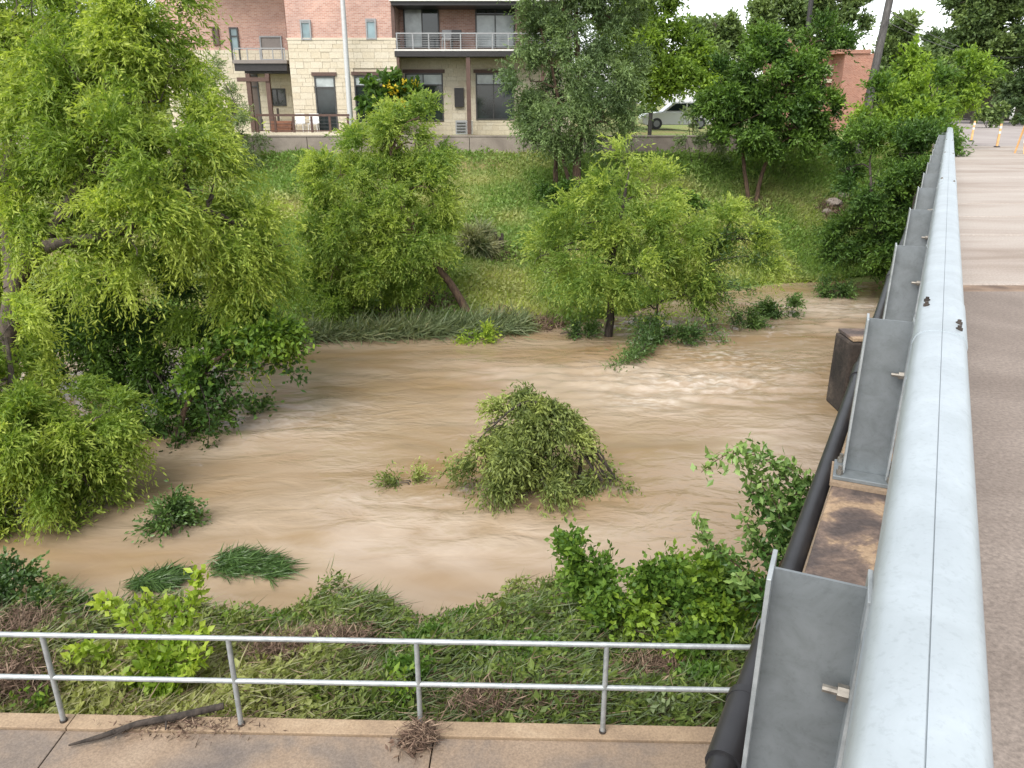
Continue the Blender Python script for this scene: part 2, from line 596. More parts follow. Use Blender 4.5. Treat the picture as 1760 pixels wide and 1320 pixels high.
def spray_arrays(paths, per_m, L, W, rng, spread=0.9, jitter=0.05, flat=0.2):
    """leaves set along thin stems"""
    V = []; off = 0; T = []
    for pts in paths:
        c = np.array(curve_pts(pts, 20))
        seg = np.linalg.norm(np.diff(c, axis=0), axis=1); cum = np.concatenate([[0], np.cumsum(seg)])
        n = max(4, int(per_m * cum[-1]))
        s = rng.uniform(0.03, 1.0, n) * cum[-1]
        p = np.stack([np.interp(s, cum, c[:, i]) for i in range(3)], 1) + rng.normal(size=(n, 3)) * jitter
        i = np.clip(np.searchsorted(cum, s) - 1, 0, 19)
        tan = norm(c[i + 1] - c[i])
        d = norm(tan * 0.5 + rng.normal(size=(n, 3)) * spread + np.array([0, 0, 0.1]))
        v, f = leaf_arrays(p, d, L, W, rng, flat)
        V.append(v); T.append(np.clip(s / cum[-1] * 0.8 + rng.normal(size=n) * 0.1, 0, 1))
    V = np.concatenate(V)
    return V, np.arange(len(V)).reshape(-1, 4), np.concatenate(T)

def join_arrays(parts):
    V = []; T = []
    for v, f, t in parts:
        V.append(v); T.append(t)
    V = np.concatenate(V)
    return V, np.arange(len(V)).reshape(-1, 4), np.concatenate(T)

def mound(name, label, cat, blobs, leaf, total, L, W, group=None, stem=None, seed=5, droop=0.6, twig=0.4, sub=0.25, spread=0.6, up=0.2, flat=0.0, floor=None, bark='bark_dark', leafname='leaves', shell=0.45, k=10):
    """a low plant: stems + leaves"""
    c0 = np.array(blobs[0][0])
    base = np.array((c0[0], c0[1], max(float(ground_z(c0[0], c0[1])), 0.0)))
    root = empty(name, base, label, cat, group)
    rng = np.random.default_rng(seed + 50)
    mb = MB()
    lowz = min(float(ground_z(c0[0], c0[1])), c0[2] - 0.2)
    for (c, r) in blobs:
        c = np.array(c)
        s = np.array((c0[0] + rng.normal() * 0.1, c0[1] + rng.normal() * 0.05, lowz - 0.05))
        limb(mb, [s, (s + c) / 2 + np.array([0, 0, 0.1 * r[2]]), c], stem or 0.02, (stem or 0.02) * 0.4, 6, 5)
        for _ in range(3):
            e = c + norm(rng.normal(size=(1, 3)))[0] * np.array(r) * 0.8
            limb(mb, [c, e], (stem or 0.02) * 0.4, (stem or 0.02) * 0.15, 3, 4)
    mb.build('stem', M[bark], root, smooth=True)
    me = crown_mesh(leafname, blobs, total, L, W, sub, droop, twig, k, spread, seed, up, shell, flat, floor)
    link_mesh(leafname, me, M[leaf], root)
    return root
# ---------------------------------------------------------------- ground, water, path, road
def axis(segments):
    out = [segments[0][0]]
    for a, b, n in segments:
        out += list(np.linspace(a, b, n + 1)[1:])
    return np.array(out)

def make_ground():
    xs = axis([(-900, -60, 14), (-60, -24, 18), (-24, 30, 150), (30, 70, 26), (70, 900, 14)])
    ys = axis([(-300, -10, 10), (-10, 5, 22), (5, 10.5, 30), (10.5, 21, 10), (21, 39.3, 95), (39.3, 39.7, 4), (39.7, 60, 16), (60, 1200, 20)])
    X, Y = np.meshgrid(xs, ys)
    Z = ground_z(X, Y)
    n, m = X.shape
    idx = np.arange(n * m).reshape(n, m)
    f = np.stack([idx[:-1, :-1].ravel(), idx[:-1, 1:].ravel(), idx[1:, 1:].ravel(), idx[1:, :-1].ravel()], 1)
    me = np_mesh('ground', np.stack([X.ravel(), Y.ravel(), Z.ravel()], 1), f, True)
    mt, nt, b = newmat('bank_soil')
    v = coords(nt)
    n1 = noise(nt, v, 0.35, 5, 0.6, 0.5)
    c = ramp(nt, n1, [(0.30, (0.26, 0.19, 0.10)), (0.43, (0.21, 0.20, 0.07)), (0.6, (0.15, 0.22, 0.05)), (0.75, (0.30, 0.26, 0.10))])
    n2 = noise(nt, v, 6, 5, 0.7)
    c = mixc(nt, 0.8, c, ramp(nt, n2, [(0.3, (0.5, 0.5, 0.5)), (0.7, (1.2, 1.2, 1.1))]), 'MULTIPLY')
    sp = nt.nodes.new('ShaderNodeSeparateXYZ'); nt.links.new(v, sp.inputs[0])
    mk = nt.nodes.new('ShaderNodeMapRange'); mk.inputs[1].default_value = 12.0; mk.inputs[2].default_value = 16.0
    nt.links.new(sp.outputs[1], mk.inputs[0])
    mud = ramp(nt, n2, [(0.3, (0.05, 0.036, 0.025)), (0.7, (0.15, 0.11, 0.075))])
    c = mixc(nt, mk.outputs[0], mud, c)
    nt.links.new(c, b.inputs['Base Color'])
    b.inputs['Roughness'].default_value = 0.95
    bump(nt, b, n2, 0.8, 0.08)
    o = link_mesh('ground', me, mt)
    setp(o, 'grassy creek banks and ground around the flooded channel', kind='structure')
make_ground()

RAPID = PZ(1190, 655, 0.0)
CREST = PZ(1130, 555, 0.0)
def make_water():
    xs = axis([(-120, -24, 30), (-24, 22, 330), (22, 90, 60)])
    ys = axis([(6.9, 8.4, 4), (8.4, 33.5, 230), (33.5, 37, 10)])
    X, Y = np.meshgrid(xs, ys)
    z = 0.05 * fnoise(X * 0.28, Y * 0.7, 3) + 0.03 * fnoise(X * 0.9 + 5, Y * 2.4, 3)
    # waves pile up below the rapids and behind the drowned bush
    for c, w, h, amp in ((RAPID, 3.0, 1.7, 0.17), (CREST, 2.8, 1.4, 0.15), (PZ(940, 850, 0), 2.0, 0.9, 0.07), (PZ(420, 720, 0), 2.0, 1.5, 0.08), (PZ(1440, 560, 0), 2.2, 2.0, 0.12), (PZ(1010, 640, 0), 5.0, 1.8, 0.06)):
        k = np.exp(-((X - c[0]) / w) ** 2 - ((Y - c[1]) / h) ** 2)
        z = z + amp * k * (fnoise(X * 1.3 + 3, Y * 3.4, 4))
    n, m = X.shape
    idx = np.arange(n * m).reshape(n, m)
    f = np.stack([idx[:-1, :-1].ravel(), idx[:-1, 1:].ravel(), idx[1:, 1:].ravel(), idx[1:, :-1].ravel()], 1)
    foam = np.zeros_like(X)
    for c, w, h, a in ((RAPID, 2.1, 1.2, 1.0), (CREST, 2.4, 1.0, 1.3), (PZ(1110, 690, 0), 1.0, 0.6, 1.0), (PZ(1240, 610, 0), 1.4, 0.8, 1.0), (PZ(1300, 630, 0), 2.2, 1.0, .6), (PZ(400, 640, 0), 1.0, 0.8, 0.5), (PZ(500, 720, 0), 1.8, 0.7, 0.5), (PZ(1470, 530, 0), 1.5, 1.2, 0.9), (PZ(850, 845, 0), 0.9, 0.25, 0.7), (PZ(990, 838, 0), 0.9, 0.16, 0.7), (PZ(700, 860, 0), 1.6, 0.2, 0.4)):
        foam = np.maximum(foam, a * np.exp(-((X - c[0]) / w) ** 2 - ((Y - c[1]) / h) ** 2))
    # a thin line of scum along both shores
    d1 = np.abs(Y - far_shore(X)); d2 = np.abs(Y - near_shore(X))
    foam = np.maximum(foam, 0.2 * np.exp(-(np.minimum(d1, d2) / 0.5) ** 2))
    me = np_mesh('water', np.stack([X.ravel(), Y.ravel(), z.ravel()], 1), f, True)
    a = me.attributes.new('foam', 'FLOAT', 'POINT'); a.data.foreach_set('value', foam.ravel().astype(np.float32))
    sky_sheen = np.zeros_like(X)  # broad pale patches: sky reflection painted into the water colour
    for c, w, h, v_ in ((PZ(470, 700, 0), 2.6, 2.6, 0.7), (PZ(1130, 670, 0), 3.2, 2.2, 0.75), (PZ(760, 920, 0), 3.8, 1.3, 0.6), (PZ(800, 640, 0), 5.5, 0.9, 0.4), (PZ(1330, 760, 0), 1.6, 3.0, 0.5), (PZ(620, 880, 0), 2.5, 0.9, 0.4), (PZ(1440, 540, 0), 3.0, 2.0, 0.7)):
        sky_sheen = np.maximum(sky_sheen, v_ * np.exp(-((X - c[0]) / w) ** 2 - ((Y - c[1]) / h) ** 2) * np.clip(0.9 + 0.9 * fnoise(X * 0.5 + 9, Y * 1.2, 3), 0, 1.2))
    a = me.attributes.new('sky_sheen', 'FLOAT', 'POINT'); a.data.foreach_set('value', sky_sheen.ravel().astype(np.float32))
    mt, nt, b = newmat('muddy_water')
    v = coords(nt, (0.16, 0.42, 1)); v2 = coords(nt, (0.9, 1.7, 1)); v3 = coords(nt, (2.4, 4.2, 1))
    big = noise(nt, v, 1.0, 4, 0.55, 1.2)
    mid = noise(nt, v2, 1.2, 3, 0.5, 0.7)
    fine = noise(nt, v3, 1.5, 3, 0.5, 0.3)
    c = ramp(nt, big, [(0.32, (0.215, 0.142, 0.072)), (0.5, (0.245, 0.177, 0.112)), (0.68, (0.29, 0.225, 0.158))])
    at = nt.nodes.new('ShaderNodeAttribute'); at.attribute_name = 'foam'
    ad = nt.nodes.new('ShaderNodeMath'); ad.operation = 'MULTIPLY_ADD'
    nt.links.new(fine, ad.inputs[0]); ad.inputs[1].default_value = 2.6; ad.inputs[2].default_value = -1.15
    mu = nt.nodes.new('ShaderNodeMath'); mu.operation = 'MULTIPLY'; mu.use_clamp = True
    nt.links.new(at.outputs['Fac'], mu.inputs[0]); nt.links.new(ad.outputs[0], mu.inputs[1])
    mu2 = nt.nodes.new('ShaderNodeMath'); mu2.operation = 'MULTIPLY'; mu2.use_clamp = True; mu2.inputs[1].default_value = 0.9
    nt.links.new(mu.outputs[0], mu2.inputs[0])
    a2 = nt.nodes.new('ShaderNodeAttribute'); a2.attribute_name = 'sky_sheen'
    m3 = nt.nodes.new('ShaderNodeMath'); m3.operation = 'MULTIPLY'; m3.use_clamp = True
    nt.links.new(a2.outputs['Fac'], m3.inputs[0])
    nt.links.new(ramp(nt, mid, [(0.3, (0.35, 0.35, 0.35)), (0.65, (1, 1, 1))]), m3.inputs[1])
    c = mixc(nt, m3.outputs[0], c, (0.46, 0.385, 0.31))  # lightens the colour where the water mirrors the sky
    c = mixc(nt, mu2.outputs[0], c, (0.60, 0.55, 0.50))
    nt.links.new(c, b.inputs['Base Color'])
    b.inputs['Roughness'].default_value = 0.07
    b.inputs['IOR'].default_value = 1.33
    b.inputs['Specular IOR Level'].default_value = 0.8
    s = nt.nodes.new('ShaderNodeMath'); s.operation = 'MULTIPLY_ADD'; s.inputs[1].default_value = 0.25
    nt.links.new(fine, s.inputs[0]); nt.links.new(mid, s.inputs[2])
    # the wind and current roughen some patches more than others
    k = nt.nodes.new('ShaderNodeMapRange'); k.inputs[1].default_value = 0.38; k.inputs[2].default_value = 0.62
    k.inputs[3].default_value = 0.04; k.inputs[4].default_value = 0.70
    nt.links.new(noise(nt, coords(nt, (0.1, 0.3, 1), (3, 1, 0)), 1.0, 3, 0.5, 0.8), k.inputs[0])
    bp = bump(nt, b, s.outputs[0], 0.5, 0.12)
    nt.links.new(k.outputs[0], bp.inputs['Strength'])
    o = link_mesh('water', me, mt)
    setp(o, 'muddy brown flood water filling the creek', kind='structure')
make_water()

# near walkway, slightly askew to the view
HR = math.atan2(-0.19, 7.24)                 # direction of the walkway
HD = np.array((math.cos(HR), math.sin(HR), 0.0)); HN = np.array((-HD[1], HD[0], 0.0))
H0 = np.array((-2.69, 6.0, 1.17))
M['path'] = concrete('wet_path_concrete', [(0.34, (0.14, 0.118, 0.105)), (0.44, (0.185, 0.15, 0.122)), (0.55, (0.25, 0.188, 0.135)), (0.72, (0.31, 0.24, 0.175))], 0.6, 0.8, 0.3, (0.9, 0.25, 0.8), 0.45)
M['kerb'] = concrete('kerb_concrete', [(0.3, (0.20, 0.145, 0.10)), (0.55, (0.31, 0.228, 0.15)), (0.75, (0.38, 0.295, 0.205))], 0.8, 1.6, 0.3, None, 0.4)
M['ledge'] = concrete('stained_ledge_concrete', [(0.40, (0.07, 0.055, 0.05)), (0.52, (0.16, 0.115, 0.09)), (0.57, (0.32, 0.225, 0.14)), (0.75, (0.40, 0.30, 0.20))], 0.85, 3.2, 0.4, None, 0.5)
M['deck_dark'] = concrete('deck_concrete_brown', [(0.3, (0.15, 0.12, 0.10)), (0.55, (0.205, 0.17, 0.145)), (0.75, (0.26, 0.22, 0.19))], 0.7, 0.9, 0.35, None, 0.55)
M['deck_sheen'] = concrete('deck_concrete_sheen', [(0.30, (0.24, 0.195, 0.16)), (0.43, (0.315, 0.27, 0.235)), (0.56, (0.36, 0.32, 0.285)), (0.75, (0.395, 0.36, 0.325))], 0.75, 0.7, 0.3, None, 0.4, (0.35, 1.6, 1))  # far panels: grazing wet sheen painted in as a paler tone, plus stains
M['road'] = concrete('road_concrete', [(0.3, (0.24, 0.21, 0.20)), (0.6, (0.32, 0.29, 0.275)), (0.8, (0.38, 0.35, 0.33))], 0.8, 0.3, 0.2, None, 0.3)
M['joint'] = concrete('joint_filler', [(0.35, (0.09, 0.06, 0.045)), (0.65, (0.30, 0.215, 0.15))], 0.9, 2.0)
M['galv'] = None
def galvmat(name, base, dark, rough, metal, streak):
    m, nt, b = newmat(name)
    n = noise(nt, coords(nt, streak), 1.0, 6, 0.65, 0.6)
    n2 = noise(nt, coords(nt), 3.0, 4, 0.6)
    c = ramp(nt, n, [(0.32, dark), (0.55, base), (0.75, tuple(min(1, x * 1.12) for x in base))])
    c = mixc(nt, 0.18, c, ramp(nt, n2, [(0.3, (0.8, 0.82, 0.84)), (0.7, (1.06, 1.05, 1.03))]), 'MULTIPLY')
    n3 = noise(nt, coords(nt), 60.0, 4, 0.7)
    c = mixc(nt, 0.3, c, ramp(nt, n3, [(0.36, (0.72, 0.72, 0.72)), (0.46, (1.0, 1.0, 1.0))]), 'MULTIPLY')
    nt.links.new(c, b.inputs['Base Color'])
    b.inputs['Metallic'].default_value = metal
    r = nt.nodes.new('ShaderNodeMapRange'); r.inputs[3].default_value = rough - 0.08; r.inputs[4].default_value = rough + 0.12
    nt.links.new(n2, r.inputs[0]); nt.links.new(r.outputs[0], b.inputs['Roughness'])
    bump(nt, b, n, 0.08, 0.004)
    return m
M['galv'] = galvmat('galvanised_rail', (0.425, 0.475, 0.505), (0.375, 0.42, 0.445), 0.45, 0.35, (4, 4, 14))
M['galv_post'] = galvmat('galvanised_post', (0.215, 0.238, 0.25), (0.17, 0.19, 0.197), 0.5, 0.45, (9, 9, 9))
M['galv_pipe'] = galvmat('galvanised_pipe', (0.42, 0.45, 0.46), (0.30, 0.33, 0.34), 0.45, 0.45, (12, 12, 12))
M['bolt'] = galvmat('bolt_steel', (0.27, 0.25, 0.22), (0.18, 0.165, 0.145), 0.45, 0.6, (30, 30, 30))

def path_box(name, mat, n0, n1, z0, z1, t0=-16.0, t1=7.0, parent=None):
    mb = MB()
    c = H0 + HD * (t0 + t1) / 2 + HN * (n0 + n1) / 2
    mb.box((c[0], c[1], (z0 + z1) / 2), (t1 - t0, n1 - n0, z1 - z0), HR)
    return mb.build(name, mat, parent, bevel=0.008)
walk = empty('path', (H0[0], H0[1], 1.17), 'wet tan concrete walkway along the near bank below the bridge')
walk['kind'] = 'structure'
joints = [-16.0, -12.4, -8.9, -5.3, -1.72, 1.93, 5.5, 9.1]
for a, b in zip(joints[:-1], joints[1:]):
    path_box('slab', M['path'], -2.2, -0.096, 0.9, 1.17, a + 0.006, b - 0.006, walk)
    path_box('kerb', M['kerb'], -0.09, 0.10, 0.85, 1.195, a + 0.004, b - 0.004, walk)
# ---------------------------------------------------------------- bridge
BD = np.array((0.4731, 0.8810, 0.0)); BN = np.array((-0.8810, 0.4731, 0.0)); UP = np.array((0, 0, 1.0))
BRZ = math.atan2(BD[1], BD[0])
def B(d, n, z):
    return BD * d + BN * n + UP * z
DECK = 5.2
def xline(n, y):
    """point at offset n on a transverse (east-west) line crossing at y"""
    d = (y - n * BN[1]) / BD[1]
    return B(d, n, 0)
bridge = empty('bridge', B(0, -4, DECK), 'concrete road bridge with pale deck panels and stained tan ledge', 'bridge')
def deck_panel(name, mat, y0, y1, n0, n1, z0, z1, parent):
    q = [xline(n0, y0), xline(n1, y0), xline(n1, y1), xline(n0, y1)]
    mb = MB()
    mb.add([(p[0], p[1], z0) for p in q] + [(p[0], p[1], z1) for p in q],
           [(0, 1, 2, 3), (7, 6, 5, 4), (0, 4, 5, 1), (1, 5, 6, 2), (2, 6, 7, 3), (3, 7, 4, 0)])
    return mb.build(name, mat, parent, bevel=0.012)
ys = [-4.0, 7.72, 11.2, 13.1, 14.9, 17.4, 20.3, 23.0, 26.0, 29.2, 32.4, 35.4]
for i, (a, b) in enumerate(zip(ys[:-1], ys[1:])):
    o = deck_panel('deck_panel', M['deck_dark'] if i == 0 else M['deck_sheen'], a + (0.0 if i != 1 else 0.26), b - 0.07, -9.0, -0.30, DECK - 0.35, DECK, bridge)
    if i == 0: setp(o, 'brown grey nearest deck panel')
deck_panel('expansion_joint', M['joint'], 7.69, 7.975, -8.99, -0.31, DECK - 0.3, DECK - 0.012, bridge)
deck_panel('slab_core', M['joint'], -4.0, 35.3, -8.95, -0.35, DECK - 0.7, DECK - 0.06, bridge)
for i, (a, b) in enumerate(zip([-4.0, 4.92, 11.2, 17.4, 23.0, 29.2], [4.92, 11.2, 17.4, 23.0, 29.2, 35.4])):
    deck_panel('ledge', M['ledge'], a, b - 0.025, -0.295, 0.225, 4.35, 5.13, bridge)
# bent caps run with the creek, ends sticking out past the ledge
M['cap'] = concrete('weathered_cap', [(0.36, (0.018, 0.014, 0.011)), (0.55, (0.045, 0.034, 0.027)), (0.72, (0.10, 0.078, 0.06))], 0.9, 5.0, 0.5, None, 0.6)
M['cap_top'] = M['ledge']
for y in (6.45, 17.2, 28.0):
    e = xline(0.5 if y < 7 else 0.32, y)
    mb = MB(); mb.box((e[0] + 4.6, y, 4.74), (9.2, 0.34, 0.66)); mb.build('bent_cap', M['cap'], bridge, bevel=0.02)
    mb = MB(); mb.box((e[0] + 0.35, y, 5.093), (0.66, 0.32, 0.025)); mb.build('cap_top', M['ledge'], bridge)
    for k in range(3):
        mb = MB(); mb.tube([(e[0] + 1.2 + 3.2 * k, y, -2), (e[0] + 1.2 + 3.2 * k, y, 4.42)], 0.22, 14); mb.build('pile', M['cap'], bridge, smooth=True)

# road beyond the bridge
def sheet(name, pts, mat, label, kind='structure'):
    mb = MB(); mb.add(pts, [tuple(range(len(pts)))])
    o = mb.build(name, mat); setp(o, label, kind=kind); return o
a0, a1 = xline(0.2, 35.42), xline(-9.2, 35.42)
e0, e1 = B(190, 0.2, 0), B(190, -9.2, 0)
sheet('road', [(a1[0], a1[1], DECK - 0.02), (a0[0], a0[1], DECK - 0.02), (e0[0], e0[1], DECK - 0.02), (e1[0], e1[1], DECK - 0.02)], M['road'], 'pale concrete road leading off the far end of the bridge')
mb = MB()
mb.add([tuple(B(d, n, DECK + z)) for d, n, z in ((40.5, 0.22, 0.1), (40.5, 0.42, 0.1), (180, 0.42, 0.1), (180, 0.22, 0.1), (40.5, 0.22, -0.3), (40.5, 0.42, -0.3), (180, 0.42, -0.3), (180, 0.22, -0.3))],
       [(0, 1, 2, 3), (4, 5, 1, 0), (5, 6, 2, 1), (6, 7, 3, 2), (7, 4, 0, 3)])
setp(mb.build('kerb', M['road']), 'low concrete kerb along the road past the bridge', kind='structure')

# ---------------------------------------------------------------- guard rail
guard = empty('guard_rail', B(1.6, -0.116, DECK), 'galvanised steel bridge guard rail with tubular beam on grey posts', 'guard rail')
RT = 6.15; RC = -0.116
def rail_profile(ex=0.0):
    # half profile of a boxed w-beam: (offset, drop)
    h = [(0.0008, 0.006), (0.0014, 0.0008), (0.006, 0.0), (0.020, 0.0005), (0.045, 0.004), (0.072, 0.014), (0.088, 0.032), (0.096, 0.058), (0.095, 0.088), (0.083, 0.108),
         (0.058, 0.128), (0.052, 0.15), (0.058, 0.172), (0.083, 0.192), (0.095, 0.214), (0.096, 0.244), (0.088, 0.268), (0.06, 0.292), (0.012, 0.302)]
    left = [(a + ex * (1 if a > 0.02 else 0), -b + ex) for a, b in h]
    right = [(-a, b) for a, b in left[::-1]]
    return left + right
def rail_piece(name, d0, d1, ex=0.0, seg=6):
    prof = rail_profile(ex)
    n = len(prof)
    mb = MB(); vs = []
    for i in range(seg + 1):
        d = d0 + (d1 - d0) * i / seg
        for a, b in prof:
            vs.append(B(d, RC + a, RT + b))
    fs = []
    for i in range(seg):
        for k in range(n):
            k2 = (k + 1) % n
            fs.append((i * n + k, i * n + k2, (i + 1) * n + k2, (i + 1) * n + k))
    fs.append(tuple(range(n))); fs.append(tuple(seg * n + k for k in range(n))[::-1])
    mb.add(vs, fs)
    return mb.build(name, M['galv'], guard, smooth=True)
SPL = [-3.2, 3.40, 10.3, 16.1, 21.9, 27.7, 33.5, 39.3]
for a, b in zip(SPL[:-1], SPL[1:]):
    rail_piece('rail_beam', a + 0.004, b - 0.004)
def boltm(p, axis, r, ln):
    mb = MB(); p = np.array(p); axis = np.array(axis) / np.linalg.norm(axis)
    mb.tube([p, p + axis * ln], r, 6)
    return mb
for s in SPL[1:-1]:
    mb = MB()
    # outer lap plate over each splice, left face and right face
    rail_piece('splice_lap', s - 0.02, s + 0.62, 0.003, 2)
    for dd in (0.06, 0.16) if s < 5 else (0.1,):
        for sg, nn in ((1, 0.066), (-1, 0.060)):
            p = B(s + dd + (0.38 if sg > 0 else 0.0), RC + sg * nn, RT - 0.010)
            bb = MB(); bb.tube([p, p + np.array((0, 0, 0.012))], 0.013, 8); bb.tube([p + np.array((0, 0, 0.011)), p + np.array((0, 0, 0.022))], 0.0075, 8)
            bb.build('splice_bolt', M['bark_dark'] if s < 5 else M['bolt'], guard)
# seam ridge along the crown of the beam is the gap left between both halves (profile)
PA = math.radians(-24)                        # post webs stand nearly square to the creek
PX = np.array((math.cos(PA), math.sin(PA), 0)); PYv = np.array((-math.sin(PA), math.cos(PA), 0))
def post(d, first=None):
    c = B(d, 0.086, 0)
    root = empty('post', (c[0], c[1], 5.13)); root.parent = guard
    root.matrix_parent_inverse = parent_world(guard).inverted()
    def bx(mb, u, v, z, su, sv, sz):
        q = c + PX * u + PYv * v
        mb.box((q[0], q[1], z), (su, sv, sz), PA)
    h0, h1 = 5.175, 6.0
    mb = MB()
    bx(mb, 0, 0, (h0 + h1) / 2, 0.196, 0.008, h1 - h0)
    mb.build('web', M['galv_post'], root)
    for sg, nm in ((-1, 'flange'), (1, 'flange')):
        mb = MB(); bx(mb, sg * 0.103, 0, (h0 + h1) / 2 + 0.004, 0.011, 0.135, h1 - h0 + 0.008); mb.build(nm, M['galv_pipe'], root, bevel=0.002)  # paler steel than the web: light on the flange edges put into colour
    mb = MB(); bx(mb, 0, 0, 5.163, 0.30, 0.22, 0.022); mb.build('base_plate', M['galv_post'], root, bevel=0.003)
    mb = MB(); bx(mb, 0.01, -0.01, 5.141, 0.34, 0.27, 0.020); mb.build('grout_pad', M['kerb'], root)
    for su in (-0.12, 0.12):
        for sv in (-0.08, 0.08):
            q = c + PX * su + PYv * sv
            bb = MB(); bb.tube([(q[0], q[1], 5.175), (q[0], q[1], 5.20)], 0.017, 6); bb.tube([(q[0], q[1], 5.20), (q[0], q[1], 5.222)], 0.01, 8); bb.build('anchor_bolt', M['bolt'], root)
    q = c + PX * 0.097 + PYv * -0.034 + UP * 5.735
    bb = MB(); bb.tube([q + PX * 0.0, q - PX * 0.024], 0.019, 6); bb.tube([q - PX * 0.023, q - PX * 0.056], 0.0095, 8); bb.build('rail_bolt', M['bolt'], root)
    # spacer block between flange and beam
    return root
def copy_tree(o, parent, delta):
    c = o.copy(); COL.objects.link(c); c.parent = parent; c.matrix_parent_inverse = o.matrix_parent_inverse.copy()
    c.location = o.location if delta is None else o.location + Vector(delta)
    for ch in o.children:
        if ch is not c: copy_tree(ch, c, None)
    return c
p0 = post(1.62)
for d in (-0.75, 4.08, 6.42, 8.75, 11.1, 13.4, 15.8, 18.1, 20.5, 22.9, 25.2, 27.6, 30.0, 32.4, 34.8, 37.1):
    copy_tree(p0, guard, tuple(B(d - 1.62, 0, 0)))

# black conduit strapped along the outer edge
M['rubber'] = plain('black_conduit', (0.022, 0.022, 0.024), 0.42, 0, 0.25, 6)
pipe = empty('pipe', B(0, 0.292, 5.0), 'thick black conduit running along the outer edge of the bridge ledge', 'pipe')
mb = MB()
pts = [B(d, 0.292 + 0.006 * math.sin(d * 0.7), 5.01 + 0.012 * math.sin(d * 1.1 + 1)) for d in np.linspace(-2.5, 38, 90)]
mb.tube(pts, 0.048, 16); mb.build('conduit', M['rubber'], pipe, smooth=True)
for d0, ln, r in ((1.98, 0.32, 0.059), (2.28, 0.035, 0.064), (2.75, 0.02, 0.055), (6.1, 0.3, 0.059), (10.2, 0.3, 0.059), (14.4, 0.3, 0.059)):
    mb = MB(); mb.tube([B(d0 + ln * t, 0.292 + 0.006 * math.sin((d0) * 0.7), 5.01 + 0.012 * math.sin(d0 * 1.1 + 1)) for t in (0, 1)], r, 16); mb.build('coupling', M['rubber'] if ln > 0.03 else M['galv_post'], pipe, smooth=True)

# ---------------------------------------------------------------- walkway handrail
hr = empty('handrail', H0, 'galvanised two-rail pipe handrail along the edge of the walkway', 'handrail')
def hp(t, z, n=0.0):
    q = H0 + HD * t + HN * n
    return (q[0], q[1], z)
RB, RTOP, RMID = 1.195, 2.235, 1.735
for z, nm, r in ((RTOP, 'top_rail', 0.0255), (RMID, 'middle_rail', 0.0255)):
    mb = MB(); mb.tube([hp(-14.5, z), hp(7.2, z)], r, 12); mb.build(nm, M['galv_pipe'], hr, smooth=True)
mb = MB(); mb.tube([hp(0, RB), hp(0, RTOP - 0.012)], 0.0255, 12); hp0 = mb.build('post', M['galv_pipe'], hr, smooth=True)
mb = MB(); mb.tube([hp(0, RB - 0.005), hp(0, RB + 0.022)], 0.036, 12); hp1 = mb.build('post_foot', M['bark_dark'], hp0, smooth=True)
hp1.matrix_parent_inverse.identity()
for k in range(-8, 5):
    if k == 0: continue
    dv = HD * 1.79 * k
    c = hp0.copy(); COL.objects.link(c); c.location = Vector(dv)
    f = hp1.copy(); COL.objects.link(f); f.parent = c
# ---------------------------------------------------------------- townhouse
M['brick'] = brickmat('red_brick', (0.40, 0.21, 0.165), (0.53, 0.325, 0.265), (0.52, 0.43, 0.38))
M['brick2'] = brickmat('orange_brick', (0.27, 0.105, 0.07), (0.37, 0.17, 0.12), (0.36, 0.26, 0.21))
M['stone'] = islandmat('limestone', [(0.0, (0.53, 0.465, 0.35)), (0.4, (0.56, 0.50, 0.39)), (0.75, (0.58, 0.525, 0.42)), (1.0, (0.54, 0.475, 0.36))], 0.9, 0.3)
M['mortar'] = plain('lime_mortar', (0.55, 0.48, 0.37), 0.95, 0, 0.08)
M['dark_steel'] = plain('dark_bronze_steel', (0.025, 0.022, 0.022), 0.45, 0, 0.2)
M['brown_steel'] = plain('brown_steel', (0.09, 0.05, 0.038), 0.6, 0, 0.2)
M['pale_trim'] = plain('pale_trim', (0.60, 0.58, 0.55), 0.5, 0, 0.06)
M['white'] = plain('white_paint', (0.78, 0.78, 0.77), 0.4, 0, 0.04)
M['wallconc'] = concrete('retaining_wall_concrete', [(0.3, (0.16, 0.135, 0.115)), (0.55, (0.25, 0.215, 0.185)), (0.75, (0.33, 0.29, 0.25))], 0.9, 0.8, 0.3, None, 0.4)
M['frame'] = plain('window_frame', (0.05, 0.05, 0.05), 0.4, 0, 0.1)
M['frame_pale'] = plain('window_frame_pale', (0.27, 0.275, 0.28), 0.4, 0, 0.1)
def glassmat(name, col, rough=0.06):
    m, nt, b = newmat(name)
    n = noise(nt, coords(nt), 1.3, 3)
    nt.links.new(ramp(nt, n, [(0.3, tuple(c * 0.6 for c in col)), (0.7, tuple(c * 1.4 for c in col))]), b.inputs['Base Color'])
    b.inputs['Roughness'].default_value = rough
    b.inputs['Specular IOR Level'].default_value = 0.7
    return m
M['glass'] = glassmat('dark_glass', (0.02, 0.028, 0.03))
M['glass_blind'] = glassmat('glass_over_blind', (0.36, 0.40, 0.40), 0.15)
M['glass_teal'] = glassmat('teal_glass', (0.16, 0.23, 0.25), 0.1)
M['brown'] = plain('brown_interior', (0.10, 0.075, 0.06), 0.5, 0, 0.3, 2)
M['grey_panel'] = plain('grey_panel', (0.20, 0.175, 0.16), 0.6, 0, 0.08)

